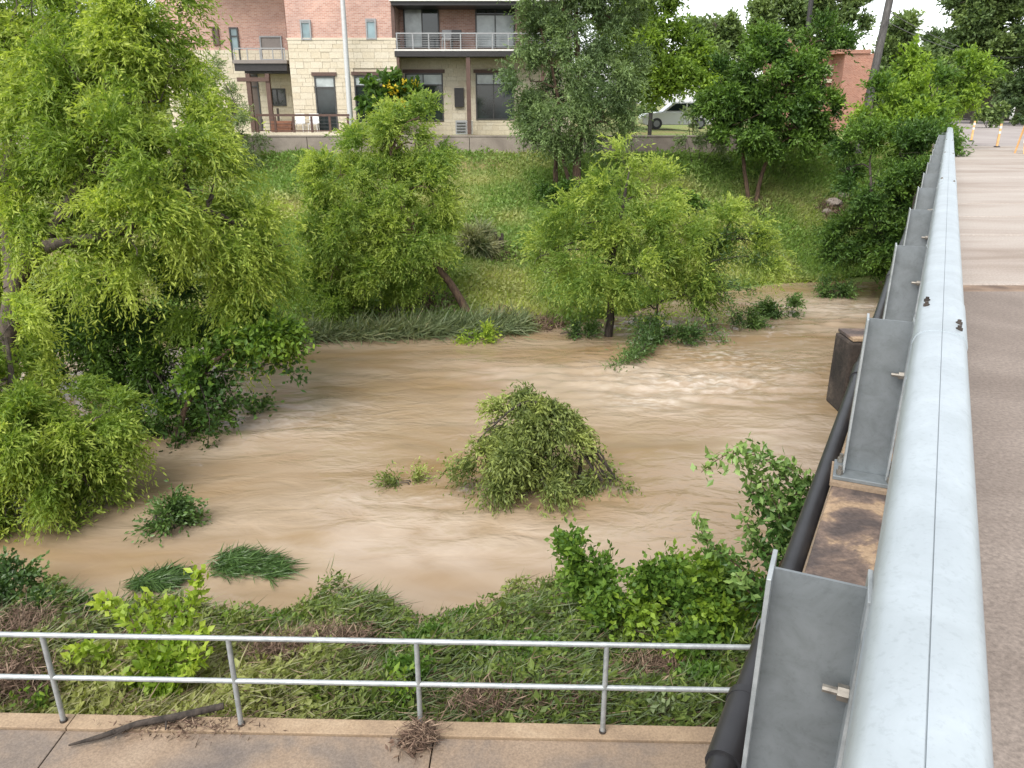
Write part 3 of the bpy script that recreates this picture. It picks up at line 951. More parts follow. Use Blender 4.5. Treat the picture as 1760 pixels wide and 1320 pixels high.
house = empty('townhouse', P(680, 232, 44), 'brick and cream limestone townhouse with dark steel balcony above the retaining wall', 'townhouse')
ZB = 5.3
def px_rect(x0, y0, x1, y1, D):
    a = P(x0, (y0 + y1) / 2, D); b = P(x1, (y0 + y1) / 2, D)
    return a[0], b[0], P(x0, y1, D)[2], P(x0, y0, D)[2]
def wallbox(name, mat, x0, x1, z0, z1, y, depth):
    mb = MB(); mb.box(((x0 + x1) / 2, y + depth / 2, (z0 + z1) / 2), (x1 - x0, depth, z1 - z0)); return mb.build(name, mat, house)
def stonework(x0, x1, z0, z1, y, holes, parent, seed=1):
    rng = random.Random(seed); mb = MB()
    z = z0
    while z < z1 - 0.05:
        h = rng.choice([0.16, 0.2, 0.24, 0.3]); h = min(h, z1 - z)
        x = x0 + 0.0
        while x < x1 - 0.03:
            w = min(rng.uniform(0.28, 0.75), x1 - x)
            if x1 - (x + w) < 0.12: w = x1 - x
            cx, cz = x + w / 2, z + h / 2
            spans = [(x, x + w)]
            for hx0, hx1, hz0, hz1 in holes:
                if cz > hz0 and cz < hz1:
                    ns = []
                    for a, b in spans:
                        if b <= hx0 or a >= hx1: ns.append((a, b))
                        else:
                            if a < hx0: ns.append((a, hx0))
                            if b > hx1: ns.append((hx1, b))
                    spans = ns
            for a, b in spans:
                if b - a < 0.05: continue
                dp = 0.05 + rng.uniform(-0.008, 0.012)
                mb.box(((a + b) / 2, y - dp / 2, cz), (b - a - 0.009, dp, h - 0.009))
            x += w
        z += h
    o = mb.build('stonework', M['stone'], parent)
    o['kind'] = 'stuff'
    return o
def window(x0, y0, x1, y1, D, glass='glass', frame='frame', mull=(), trans=None, name='window', lintel=False, top_glass=None):
    X0, X1, Z0, Z1 = px_rect(x0, y0, x1, y1, D)
    fw = 0.07
    mb = MB(); y = D - 0.045
    for cx, cz, sx, sz in (((X0 + X1) / 2, Z1 - fw / 2, X1 - X0, fw), ((X0 + X1) / 2, Z0 + fw / 2, X1 - X0, fw), (X0 + fw / 2, (Z0 + Z1) / 2, fw, Z1 - Z0 - 2 * fw), (X1 - fw / 2, (Z0 + Z1) / 2, fw, Z1 - Z0 - 2 * fw)):
        mb.box((cx, y, cz), (sx, 0.09, sz))
    for m_ in mull:
        xx = X0 + (X1 - X0) * m_
        mb.box((xx, y, (Z0 + Z1) / 2), (0.05, 0.08, Z1 - Z0 - 2 * fw))
    if trans is not None:
        zt = Z1 - (Z1 - Z0) * trans
        mb.box(((X0 + X1) / 2, y, zt), (X1 - X0 - 2 * fw, 0.075, 0.06))
    w = mb.build(name, M[frame], house)
    xs = [X0 + fw] + [X0 + (X1 - X0) * m_ for m_ in mull] + [X1 - fw]
    zs = [Z0 + fw, Z1 - fw] if trans is None else [Z0 + fw, Z1 - (Z1 - Z0) * trans, Z1 - fw]
    for i in range(len(xs) - 1):
        for j in range(len(zs) - 1):
            g = glass if not (j == 1 and top_glass) else top_glass
            if isinstance(g, (list, tuple)): g = g[i % len(g)]
            pm = MB(); pm.box(((xs[i] + xs[i + 1]) / 2, D - 0.02, (zs[j] + zs[j + 1]) / 2), (xs[i + 1] - xs[i] - 0.004, 0.02, zs[j + 1] - zs[j] - 0.004))
            pm.build('pane', M[g], w)
    if lintel:
        lb = MB(); lb.box(((X0 + X1) / 2, D - 0.05, Z1 + 0.10), (X1 - X0 + 0.22, 0.14, 0.17)); lb.build('lintel', M['brown_steel'], w)
    return (X0, X1, Z0, Z1 + (0.2 if lintel else 0))
def pxb(name, mat, x0, y0, x1, y1, D, depth, parent=None, bevel=0.0):
    mb = MB(); mb.pbox((x0, y0), (x1, y1), D, depth)
    return mb.build(name, M[mat], parent if parent is not None else house, bevel=bevel)

# left block, set back
DL = 45.0
x0, x1, zs, zt = px_rect(265, -110, 486, 86, DL)
wallbox('brick_wall', M['brick'], x0, x1, zs, zt, DL, 8)
wallbox('wall', M['mortar'], x0, x1, ZB, zs - 0.002, DL, 8)
wins = [window(366, 46, 377, 78, DL, 'brown', 'brown_steel'), window(397, 47, 412, 108, DL, 'glass_teal', 'frame', trans=0.25), window(448, 62, 486, 104, DL, 'grey_panel', 'frame_pale')]
stonework(x0, x1, ZB, zs, DL, [window(462, 152, 492, 182, DL, 'glass', 'frame', mull=(0.5,)), window(428, 128, 448, 230, DL, ['brown'], 'frame', trans=0.2)], house, 3)
pxb('balcony_slab', 'grey_panel', 400, 103, 493, 109, 43.2, 1.75)
pxb('balcony_beam', 'dark_steel', 403, 109.3, 493, 122, 43.3, 0.25)
pxb('balcony_soffit', 'dark_steel', 420, 113, 493, 126, 43.6, 1.3)
bal = pxb('balcony_railing', 'frame_pale', 402, 82, 490, 84, 43.25, 0.05)
for x in (402, 424, 446, 468, 488):
    pxb('baluster', 'frame_pale', x, 84.2, x + 1.6, 102.8, 43.25, 0.04, bal)
pxb('awning_beam', 'brown_steel', 407, 133, 462, 140, 43.0, 0.3)
for x in (427, 460):
    pxb('porch_post', 'brown_steel', x, 126.5, x + 7, 231, 43.05, 0.2)

# centre block, forward
DC = 42.0
x0, x1, zs, zt = px_rect(486, -110, 676, 69, DC)
wallbox('brick_wall', M['brick'], x0, x1, zs + 0.1, zt, DC, 11)
wallbox('wall', M['mortar'], x0, x1, ZB, zs - 0.002, DC, 11)
mb = MB(); mb.box(((x0 + x1) / 2, DC + 0.02, zs + 0.05), (x1 - x0 + 0.06, 0.18, 0.095)); mb.build('sill_course', M['stone'], house)
window(517, 34, 535, 69, DC, 'glass_teal', 'frame_pale', trans=0.12); window(629, 32, 647, 68, DC, 'glass_teal', 'frame_pale', trans=0.12)
h1 = window(544, 131, 579, 230, DC, 'glass', 'frame', trans=0.19, top_glass='glass_blind', name='door', lintel=True)
h2 = window(611, 130, 676, 215, DC, 'glass', 'frame', mull=(0.5,), trans=0.2, top_glass='glass_blind', lintel=True)
stonework(x0, x1, ZB, zs, DC, [h1, h2], house, 5)

# right block, recessed behind its balcony
DR = 43.6
x0, x1, zs, zt = px_rect(676.5, -110, 985, 84, DR)
x0 = P(677, 60, DC)[0] + 0.01
wallbox('brick_wall', M['brick'], x0, x1, zs, zt, DR, 9)
wallbox('wall', M['mortar'], x0, x1, ZB, zs - 0.002, DR, 9)
window(694, 10, 755, 83, DR, ['glass_blind', 'glass'], 'frame', mull=(0.52,), name='sliding_door')
window(817, 6, 885, 83, DR, ['glass_blind', 'glass_blind'], 'frame', mull=(0.5,), trans=0.25, top_glass='glass', name='sliding_door')
window(915, 8, 955, 83, DR, 'glass', 'frame', mull=(0.5,))
h = [window(698, 126, 762, 208, DR, 'glass', 'frame', mull=(0.48,), trans=0.24, top_glass='glass_blind', lintel=True),
     window(818, 126, 884, 206, DR, 'glass', 'frame', mull=(0.46,), trans=0.24, top_glass='glass_blind', lintel=True)]
stonework(x0, x1, ZB, zs, DR, h, house, 9)
pxb('balcony_slab', 'dark_steel', 678, 88, 985, 97, 41.9, 1.68)
pxb('balcony_edge', 'pale_trim', 678, 84.5, 985, 87.5, 41.88, 0.4)
pxb('balcony_roof', 'dark_steel', 672, 2, 985, 9, 41.7, 1.88)
pxb('roof_edge', 'pale_trim', 668, -4, 985, 1.6, 41.6, 1.9)
for x, ya, yb, w in ((673, 9.5, 84, 6), (682, 98, 231, 7), (802, 98, 231, 7), (930, 98, 231, 7), (886, 9.5, 84, 5)):
    pxb('balcony_post', 'brown_steel', x, ya, x + w, yb, 41.95, 0.2)
br = pxb('balcony_railing', 'frame_pale', 680, 56, 985, 58.5, 41.9, 0.06)
for k in range(12):
    pxb('rail_post', 'frame_pale', 681 + 27.4 * k, 58.7, 683 + 27.4 * k, 84.2, 41.9, 0.05, br)
for k in range(6):
    pxb('rail_wire', 'frame_pale', 680, 61.5 + 4 * k, 985, 62.1 + 4 * k, 41.92, 0.02, br)
pxb('meter_box', 'dark_steel', 781, 151, 797, 184, DR - 0.22, 0.16, None, 0.01)
pxb('roof_slab', 'pale_trim', 262, -118, 990, -111, 41.5, 13)

# things on the terrace and balcony
def block(name, mat, x0, y0, x1, y1, D, depth, parent):
    return pxb(name, mat, x0, y0, x1, y1, D, depth, parent)
t = empty('air_conditioner', P(797, 231, 42.2), 'grey and white air conditioning unit on the ground beside the house wall', 'air conditioner')
block('casing', 'frame_pale', 783, 207, 802, 231, 42.2, 0.7, t); block('side_panel', 'white', 802.3, 208, 812, 231, 42.25, 0.6, t)
for k in range(4): block('vent_slat', 'frame', 785, 210.5 + 5 * k, 800, 212.5 + 5 * k, 42.17, 0.028, t)
t = empty('terrace', P(505, 232, 41), 'pale terrace slab on top of the retaining wall in front of the house', 'terrace')
block('slab', 'stone', 432, 228, 596, 234, 40.2, 1.6, t)
t = empty('terrace_railing', P(520, 231, 40.3), 'dark terrace railing with wooden top rail in front of the townhouse', 'railing')
block('top_rail', 'brown_steel', 440, 196, 600, 200, 40.3, 0.1, t)
block('bottom_rail', 'brown_steel', 440, 224, 600, 226, 40.32, 0.06, t)
for k in range(6): block('post', 'brown_steel', 440 + 31.3 * k, 200.3, 443.5 + 31.3 * k, 228, 40.3, 0.09, t)
for k in range(3): block('rail_wire', 'frame', 443, 206 + 6 * k, 597, 206.6 + 6 * k, 40.33, 0.02, t)
t = empty('planter', P(485, 228, 40.9), 'reddish brown wooden planter box behind the terrace railing', 'planter')
M['redwood'] = plain('red_brown_wood', (0.22, 0.10, 0.06), 0.8, 0, 0.3, 5)
for k in range(3): block('board', 'redwood', 466, 208 + 6.4 * k, 500, 214 + 6.4 * k, 40.9, 0.6, t)
block('stem', 'bark_dark', 476, 186, 479, 208, 41.1, 0.1, t)
def chair(px, D, label, mat='white', name='patio_chair', py=228, s=1.0, back=1):
    b = P(px, py, D)
    r = empty(name, b, label, 'chair', 'white chairs on the terrace' if mat == 'white' else None)
    x, y, z = b
    mb = MB(); mb.box((x, y, z + 0.43 * s), (0.5 * s, 0.5 * s, 0.05)); mb.build('seat', M[mat], r, bevel=0.01)
    mb = MB(); mb.box((x, y + back * 0.24 * s, z + 0.68 * s), (0.5 * s, 0.05, 0.46 * s)); mb.build('backrest', M[mat], r, bevel=0.02)
    for a in (-1, 1):
        for c in (-1, 1):
            mb = MB(); mb.tube([(x + a * 0.23 * s, y + c * 0.22 * s, z), (x + a * 0.21 * s, y + c * 0.2 * s, z + 0.41 * s)], 0.02, 6); mb.build('leg', M[mat], r)
        mb = MB(); mb.box((x + a * 0.24 * s, y, z + 0.62 * s), (0.04, 0.48 * s, 0.03)); mb.build('armrest', M[mat], r)
    return r
chair(516, 41.2, 'white patio chair beside the brown planter on the terrace')
chair(540, 41.3, 'white patio chair nearer the glass door on the terrace')
chair(785, 42.6, 'dark balcony chair behind the railing between both sliding doors', 'frame', 'balcony_chair', 84)
chair(768, 42.7, 'pale low balcony chair left of the dark chair', 'frame_pale', 'balcony_chair', 84)
M['pole_grey'] = plain('pale_metal_pole', (0.50, 0.51, 0.51), 0.45, 0.2, 0.08)
t = empty('light_pole', P(607, 232, 41.0), 'tall pale grey metal pole standing against the limestone front', 'pole')
mb = MB(); b = P(604, 232, 41.0); mb.tube([b, (b[0] + 0.02, b[1], 12.6)], [0.145, 0.11], 14); mb.build('shaft', M['pole_grey'], t, smooth=True)
mb = MB(); mb.tube([b, (b[0], b[1], b[2] + 0.12)], 0.22, 14); mb.build('foot', M['pole_grey'], t)
mb = MB(); mb.tube([(b[0], b[1], 12.5), (b[0], b[1] - 0.9, 12.8)], 0.05, 8); mb.build('arm', M['pole_grey'], t)

# retaining wall
rw = empty('retaining_wall', (-2, 39.5, 4.5), 'low grey concrete retaining wall along the top of the bank', 'retaining wall')
X0, X1 = -26.0, 11.2
n = 14
for k in range(n):
    a = X0 + (X1 - X0) * k / n; b = X0 + (X1 - X0) * (k + 1) / n
    mb = MB(); mb.box(((a + b) / 2, 39.62, 4.62), (b - a - 0.025, 0.3, 1.56)); mb.build('wall_panel', M['wallconc'], rw, bevel=0.012)
mb = MB(); mb.box(((X0 + X1) / 2, 39.63, 5.445), (X1 - X0, 0.36, 0.07)); mb.build('coping', M['wallconc'], rw, bevel=0.01)

# ---------------------------------------------------------------- neighbours
nb = empty('metal_roofed_house', P(40, 60, 58), 'pale building with white metal roof showing above the willow crown', 'house')
pxb('wall', 'stone', -120, 14, 66, 200, 58, 8, nb)
mb = MB()
a = P(-130, 30, 57.6); b = P(108, 30, 57.6)
zz = P(80, 27, 57.6)[2]
mb.prism([(0, 0), (0, 0.18), (9, 2.6), (9, 2.4)], (0, 1, 0), (0, 0, 1), (b[0] - a[0], 0, 0), (a[0], 57.3, zz))
rf = mb.build('roof', M['white'], nb)
for k in range(22):
    x = a[0] + (b[0] - a[0]) * (k + 0.5) / 22
    mb = MB(); mb.prism([(0, 0.18), (0, 0.25), (9, 2.67), (9, 2.6)], (0, 1, 0), (0, 0, 1), (0.05, 0, 0), (x, 57.3, zz)); mb.build('roof_seam', M['white'], rf)
pxb('gable_wall', 'frame_pale', 66.3, 30, 100, 200, 58.2, 7, nb)

bb = empty('brick_building', P(1470, 200, 60), 'orange brick building with tall pier behind the dark round tree', 'building')
def pxn(name, mat, x0, y0, x1, y1, D, depth, parent, bevel=0):
    return pxb(name, mat, x0, y0, x1, y1, D, depth, parent, bevel)
pxn('pier', 'brick2', 1444, 92, 1494, 225, 59, 2.6, bb)
pxn('pier_cap', 'brick2', 1441, 85, 1497, 91.8, 58.9, 2.8, bb)
pxn('side_wall', 'brown', 1494.3, 96, 1503, 225, 59.6, 2, bb)
pxn('wall', 'brick2', 1402, 96, 1443.7, 225, 61, 6, bb)
pxn('wing', 'brick2', 1343, 80, 1366, 225, 61.4, 5, bb)
mb = MB(); q = P(1342, 80, 61.4); q2 = P(1367, 80, 61.4)
mb.prism([(0, 0), (q2[0] - q[0], 0), ((q2[0] - q[0]) / 2, 0.6)], (1, 0, 0), (0, 0, 1), (0, 5, 0), (q[0], 61.4, q[2] + 0.002)); mb.build('gable', M['brick2'], bb)
for y in (112, 124, 136):
    pxn('stone_band', 'stone', 1415, y, 1443.5, y + 6, 60.8, 0.3, bb)
def wnd(x0, y0, x1, y1, D, par):
    f = pxb('window', 'frame', x0, y0, x1, y1, D - 0.06, 0.07, par)
    pxb('pane', 'glass', x0 + 1.2, y0 + 1.2, x1 - 1.2, y1 - 1.2, D - 0.075, 0.02, f)
wnd(1424, 146, 1443, 180, 61, bb); wnd(1406, 146, 1418, 180, 61, bb)
pxn('chimney_pot', 'frame', 1458, 78, 1463, 84.8, 59.8, 0.25, bb)

ph = empty('porch_house', P(1735, 185, 84), 'dim house with white porch posts at the end of the road', 'house')
pxb('wall', 'brown', 1690, 150, 1900, 205, 87, 6, ph)
pxb('porch_roof', 'pale_trim', 1700, 150, 1900, 157, 83, 4, ph)
pxb('roof', 'grey_panel', 1680, 128, 1910, 149.7, 84, 9, ph)
for x in (1717, 1742, 1775, 1810): pxb('porch_post', 'white', x, 157.3, x + 4, 205, 83.3, 0.25, ph)

# parked car
def make_car(base, label):
    r = empty('parked_car', base, label, 'car')
    x, y, z = base
    W = 1.85
    def pr(mb, poly, w=W, off=0): mb.prism(poly, (1, 0, 0), (0, 0, 1), (0, w, 0), (x, y + off, z))
    body = [(-2.3, 0.35), (-2.33, 0.7), (-2.2, 0.92), (-1.1, 1.06), (2.15, 1.08), (2.3, 0.95), (2.32, 0.4), (2.1, 0.28), (-2.1, 0.26)]
    mb = MB(); pr(mb, body); mb.build('body', M['carpaint'], r, bevel=0.07)
    mb = MB(); pr(mb, [(-1.05, 1.06), (-0.35, 1.62), (1.6, 1.66), (2.1, 1.08)], W - 0.24, 0.12); cab = mb.build('cabin', M['carpaint'], r, bevel=0.06)
    mb = MB(); pr(mb, [(-0.8, 1.12), (-0.25, 1.55), (0.45, 1.57), (0.45, 1.12)], 0.02, 0.105); mb.build('side_window', M['glass'], r)
    mb = MB(); pr(mb, [(0.55, 1.12), (0.55, 1.57), (1.45, 1.58), (1.75, 1.12)], 0.02, 0.105); mb.build('side_window', M['glass'], r)
    mb = MB(); mb.box((x - 2.28, y + 0.3, z + 0.75), (0.1, 0.35, 0.16)); mb.build('headlight', M['glass_blind'], r)
    for wx in (-1.4, 1.4):
        for wy in (0.0, W - 0.2):
            mb = MB(); mb.tube([(x + wx, y + wy - 0.02, z + 0.35), (x + wx, y + wy + 0.22, z + 0.35)], 0.35, 20); w = mb.build('wheel', M['rubber'], r, smooth=True)
            mb = MB(); mb.tube([(x + wx, y + wy - 0.03, z + 0.35), (x + wx, y + wy - 0.022, z + 0.35)], 0.2, 14); mb.build('rim', M['frame_pale'], w)
    return r
m, nt, b = newmat('white_car_paint'); b.inputs['Base Color'].default_value = (0.82, 0.82, 0.82, 1); b.inputs['Roughness'].default_value = 0.25; b.inputs['Coat Weight'].default_value = 0.6
M['carpaint'] = m
cp = P(1166, 214, 52); make_car((cp[0], 52, 5.37), 'white car parked behind the retaining wall between the trees')
t = empty('bollard', P(1117, 222, 43), 'short dark post standing in front of the white car', 'bollard')
b = P(1117, 222, 43); mb = MB(); mb.tube([(b[0], 43, 5.3), (b[0], 43, 6.45)], 0.11, 10); mb.build('shaft', M['dark_steel'], t, smooth=True)
mb = MB(); mb.tube([(b[0], 43, 6.45), (b[0], 43, 6.52)], 0.13, 10); mb.build('cap', M['dark_steel'], t)

# utility poles and wires
M['pole'] = barkmat('weathered_pole', (0.05, 0.047, 0.045), (0.12, 0.113, 0.107))
t = empty('utility_pole', (P(1488, 190, 37)[0], 37, 5.0), 'leaning grey utility pole rising beside the orange brick building', 'utility pole')
q0 = P(1487, 200, 37); q1 = P(1529, 0, 37); dv = (q1 - q0) / (q1[2] - q0[2])
top = q0 + dv * (14.5 - q0[2])
mb = MB(); mb.tube([q0 + dv * (4.8 - q0[2]), top], [0.19, 0.14], 12); mb.build('shaft', M['pole'], t, smooth=True)
mb = MB(); mb.box((top[0], top[1], 13.9), (2.4, 0.12, 0.14), 0.3); mb.build('crossarm', M['pole'], t)
for k in (-1, 0, 1): 
    mb = MB(); mb.tube([(top[0] + k * 1.0, top[1] + k * 0.3, 13.97), (top[0] + k * 1.0, top[1] + k * 0.3, 14.15)], 0.05, 8); mb.build('insulator', M['grey_panel'], t)
t = empty('utility_pole', (P(1393, 100, 72)[0], 72, 5.0), 'dark utility pole rising out of the far trees behind the round tree', 'utility pole')
b = P(1393, 10, 72); mb = MB(); mb.tube([(b[0], 72, 5), (b[0], 72, 18)], 0.2, 10); mb.build('shaft', M['dark_steel'], t, smooth=True)
mb = MB(); mb.box((b[0], 72, 17), (2.2, 0.12, 0.14)); mb.build('crossarm', M['dark_steel'], t)
for (ya, yb, lab) in ((20, 36, 'upper thin dark wire sagging across the pale sky'), (37, 45, 'lower thin dark wire sagging across the pale sky')):
    a = P(1527 if ya < 30 else 1523, ya, 37); c = P(1800, yb + 52 if ya < 30 else yb + 40, 80)
    mb = MB(); pts = [a + (c - a) * s - np.array((0, 0, 1.1 * 4 * s * (1 - s))) for s in np.linspace(0, 1, 16)]
    mb.tube(pts, 0.016, 5); w = mb.build('overhead_wire', M['frame'], None); setp(w, lab, 'wire', 'overhead wires')

# ---------------------------------------------------------------- barricades on the road
M['orange'] = plain('faded_orange', (0.72, 0.42, 0.18), 0.6, 0, 0.12)
M['offwhite'] = plain('off_white', (0.70, 0.66, 0.60), 0.6, 0, 0.08)
def delineator(px, py, D, label):
    b = PZ(px, py, DECK); x, y, z = b
    r = empty('delineator', b, label, 'traffic delineator', 'orange traffic posts on the road')
    mb = MB(); mb.tube([(x, y, z), (x, y, z + 0.05)], [0.13, 0.11], 8); mb.build('base', M['rubber'], r)
    mb = MB(); mb.tube([(x, y, z + 0.05), (x, y, z + 0.95)], [0.05, 0.045], 10); mb.build('post', M['orange'], r, smooth=True)
    for zz in (0.55, 0.76): 
        mb = MB(); mb.tube([(x, y, z + zz), (x, y, z + zz + 0.1)], 0.053, 10); mb.build('band', M['offwhite'], r, smooth=True)
delineator(1669, 243, 0, 'faded orange traffic post farthest along the road')
delineator(1713, 253, 0, 'faded orange traffic post standing in the middle of its row')
b = PZ(1752, 264, DECK); x, y, z = b
r = empty('barricade', b, 'orange and white folding barricade on the road at the frame edge', 'barricade')
for sx in (0, 1.15):
    for sy in (-1, 1):
        mb = MB(); mb.tube([(x + sx, y + sy * 0.28, z), (x + sx, y + sy * 0.03, z + 1.0)], 0.035, 6); mb.build('leg', M['orange'], r)
for k, zz in enumerate((0.82, 0.48)):
    for j in range(5):
        mb = MB(); mb.box((x - 0.05 + 0.25 * (j + 0.5), y - 0.09 - 0.08 * k, z + zz), (0.249, 0.03, 0.2)); mb.build('stripe_board', M['orange'] if (j + k) % 2 == 0 else M['offwhite'], r)
# ---------------------------------------------------------------- trees along the creek
def TP(lst):
    return [P(*q) for q in lst]
def under(p, dz=0.3):
    q = np.array(p, float); q[2] = max(ground_z(q[0], q[1]), -1.2) - dz; return q

# the great willow on the left
A_bl = pb([(60, 50, 100, 18), (180, 40, 90, 18), (268, 65, 72, 17.5), (40, 180, 105, 17.2), (160, 165, 100, 16.5), (275, 175, 72, 16.8),
           (325, 255, 58, 16.5), (60, 300, 95, 16.6), (180, 300, 100, 15.6), (290, 330, 88, 15.8), (362, 335, 58, 16.6), (420, 408, 66, 17),
           (340, 430, 85, 16.2), (225, 415, 88, 15.4), (120, 375, 50, 15.6), (470, 425, 46, 17.2), (448, 490, 50, 17.2), (360, 510, 66, 16.8),
           (480, 480, 34, 17.4), (110, 420, 34, 15.3), (-20, 420, 60, 17.2), (-70, 150, 120, 17.5),
           (-90, 340, 120, 17), (-60, 500, 70, 17.2), (405, 545, 42, 17.2), (-60, 20, 100, 18.5), (318, 120, 42, 17.2), (10, 120, 80, 17.4), (110, 110, 80, 17.2), (230, 110, 70, 16.8), (110, 240, 80, 16.2), (30, 10, 60, 18), (140, -10, 70, 18), (245, 15, 70, 17.6), (30, 400, 44, 15.6), (30, 350, 60, 16), (200, 60, 60, 17)])
ba = P(-20, 640, 16.0); ba = np.array((ba[0], ba[1], -0.5))
make_tree('willow_tree', 'huge yellow green willow filling the left side above the flooded creek', 'tree', ba,
          [([ba, P(22, 500, 15.6), P(72, 430, 15.5), P(112, 360, 15.9), P(165, 250, 16.5), P(190, 120, 17)], 0.24, 0.06),
           ([P(25, 495, 15.6), P(10, 300, 16.6), P(45, 100, 17.4)], 0.2, 0.06),
           ([P(75, 425, 15.1), P(200, 400, 16.0), P(340, 360, 16.4), P(430, 400, 17)], 0.14, 0.04)],
          A_bl, 'willow', 'bark', 255000, 0.12, 0.036, sub=0.5, droop=0.75, twig=0.75, k=16, seed=11, r_limb=0.06, up=0.2, flat=0.45, spread=0.5)
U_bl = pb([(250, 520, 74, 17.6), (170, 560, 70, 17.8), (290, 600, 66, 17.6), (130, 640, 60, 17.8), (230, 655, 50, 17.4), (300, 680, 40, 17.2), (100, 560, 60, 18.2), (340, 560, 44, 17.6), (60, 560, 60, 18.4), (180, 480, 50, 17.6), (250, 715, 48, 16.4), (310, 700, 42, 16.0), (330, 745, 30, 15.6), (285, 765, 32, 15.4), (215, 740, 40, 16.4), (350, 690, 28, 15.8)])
ub = np.array((P(230, 720, 17.6)[0], 17.6, -0.5))  # lower foliage; shade under the willow crown is put into its leaf colour
make_tree('shade_tinted_tree', 'dark understory foliage with the shade of the great willow in its colour', 'tree', ub,
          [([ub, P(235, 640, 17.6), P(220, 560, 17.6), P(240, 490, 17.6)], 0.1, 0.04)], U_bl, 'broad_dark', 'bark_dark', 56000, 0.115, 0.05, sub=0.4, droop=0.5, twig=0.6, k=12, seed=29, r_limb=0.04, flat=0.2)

# smaller willow in front of it, hanging to the water
B_bl = pb([(15, 560, 48, 13.2), (20, 650, 75, 12.8), (80, 690, 62, 12.8), (40, 760, 80, 12.2), (140, 735, 48, 12.6), (188, 705, 36, 12.9),
           (10, 840, 72, 11.8), (95, 815, 62, 12.1), (170, 775, 48, 12.6), (150, 830, 42, 12.3), (40, 880, 50, 11.8), (205, 750, 28, 12.8), (-70, 700, 110, 12.6), (-70, 850, 90, 12), (100, 905, 22, 11.6)])
bb_ = np.array((P(-30, 850, 12.6)[0], 12.6, -0.6))
make_tree('willow_tree', 'bushy bright green willow drooping to the water at the left edge', 'tree', bb_,
          [([bb_, P(-10, 760, 12.6), P(20, 680, 12.6), P(10, 580, 13)], 0.13, 0.03), ([P(-10, 790, 12.6), P(70, 770, 12.4), P(150, 740, 12.6)], 0.08, 0.025)],
          B_bl, 'willow', 'bark', 105000, 0.10, 0.032, sub=0.30, droop=1.0, twig=0.55, k=14, seed=12, r_limb=0.035, floor=0.0, flat=0.45, spread=0.5)

# broad leaved tree reaching over the water under the great willow
C_bl = pb([(440, 575, 40, 16.4), (478, 555, 32, 16.6), (405, 600, 28, 16.2), (460, 605, 26, 16.4), (350, 640, 22, 15.8), (480, 585, 20, 16.6)])
cb = np.array((P(300, 800, 15.4)[0], 15.4, -0.5))
ctree = make_tree('overhanging_tree', 'dark broad leaved tree leaning over the water below the great willow', 'tree', cb,
          [([cb, P(310, 730, 15.5), P(350, 640, 15.9), P(420, 580, 16.3)], 0.08, 0.03)], C_bl, 'broad', 'bark_red', 7000, 0.13, 0.09, sub=0.3, droop=0.5, twig=0.5, k=7, seed=13, r_limb=0.03, flat=0.35, floor=0.0)
rng = np.random.default_rng(5)
C_paths = [TP([(350, 640, 15.9), (430, 635, 16.2), (475, 625, 16.3), (525, 655, 16.4)]), TP([(330, 690, 15.6), (390, 690, 15.8), (440, 685, 15.9)]), TP([(340, 650, 15.7), (360, 720, 15.3), (352, 790, 15.0)]),
           TP([(380, 640, 15.9), (400, 680, 15.8), (420, 700, 15.8)]), TP([(440, 706, 15.9), (448, 712, 15.9)]), TP([(310, 720, 15.4), (300, 770, 15.1), (290, 800, 15)])]
mb = MB()
for p in C_paths: limb(mb, p, 0.018, 0.006, 10, 5)
mb.build('hanging_branch', M['bark_dark'], ctree)
link_mesh('hanging_leaves', np_mesh('hanging_leaves', *spray_arrays(C_paths, 95, 0.12, 0.085, rng, jitter=0.12)[:2]), M['broad_dark'], ctree)

# pale shrub between the great willow and the house
g0 = G(400, 300)
make_tree('grey_willow', 'pale grey green shrubby tree behind the great willow by the terrace', 'tree', g0,
          [([under(g0), P(400, 240, g0[1]), P(405, 180, g0[1])], 0.09, 0.03)],
          pb([(398, 185, 26, g0[1]), (415, 230, 30, g0[1]), (385, 245, 30, g0[1]), (400, 280, 30, g0[1]), (430, 270, 18, g0[1]), (355, 150, 22, g0[1]), (345, 200, 22, g0[1]), (350, 110, 15, g0[1])]),
          'pale_leaf', 'bark', 15000, 0.16, 0.045, sub=0.4, droop=0.3, twig=0.6, k=12, seed=14, r_limb=0.04)

# middle willow, trunk leaning to the left
m0 = G(812, 542); m1 = G(628, 538); Dm = m0[1]
M_bl = pb([(690, 225, 42, Dm), (642, 262, 46, Dm + .5), (738, 255, 38, Dm), (585, 300, 44, Dm - .5), (655, 325, 62, Dm), (735, 325, 46, Dm - .3), (545, 340, 36, Dm - .5),
           (590, 385, 55, Dm - .8), (690, 400, 56, Dm - .6), (745, 400, 32, Dm), (575, 460, 52, Dm - 1.0), (640, 480, 52, Dm - .8), (560, 525, 36, Dm - 1.0), (605, 540, 34, Dm - 1.0),
           (705, 470, 38, Dm - .6), (755, 455, 22, Dm), (535, 410, 30, Dm - .6), (535, 480, 30, Dm - .8), (775, 345, 18, Dm), (650, 195, 20, Dm), (720, 200, 20, Dm)])
make_tree('willow_tree', 'rounded willow with leaning trunk at the far water edge, middle of the bank', 'tree', m0,
          [([under(m0), P(778, 492, Dm), P(735, 430, Dm), P(690, 350, Dm), P(672, 260, Dm)], 0.17, 0.05),
           ([under(m1), P(624, 490, m1[1]), P(640, 420, Dm - .3), P(650, 340, Dm)], 0.13, 0.04)],
          M_bl, 'willow_mid', 'bark_red', 115000, 0.125, 0.042, sub=0.42, droop=0.45, twig=0.65, k=14, seed=15, r_limb=0.05, flat=0.45, spread=0.55)

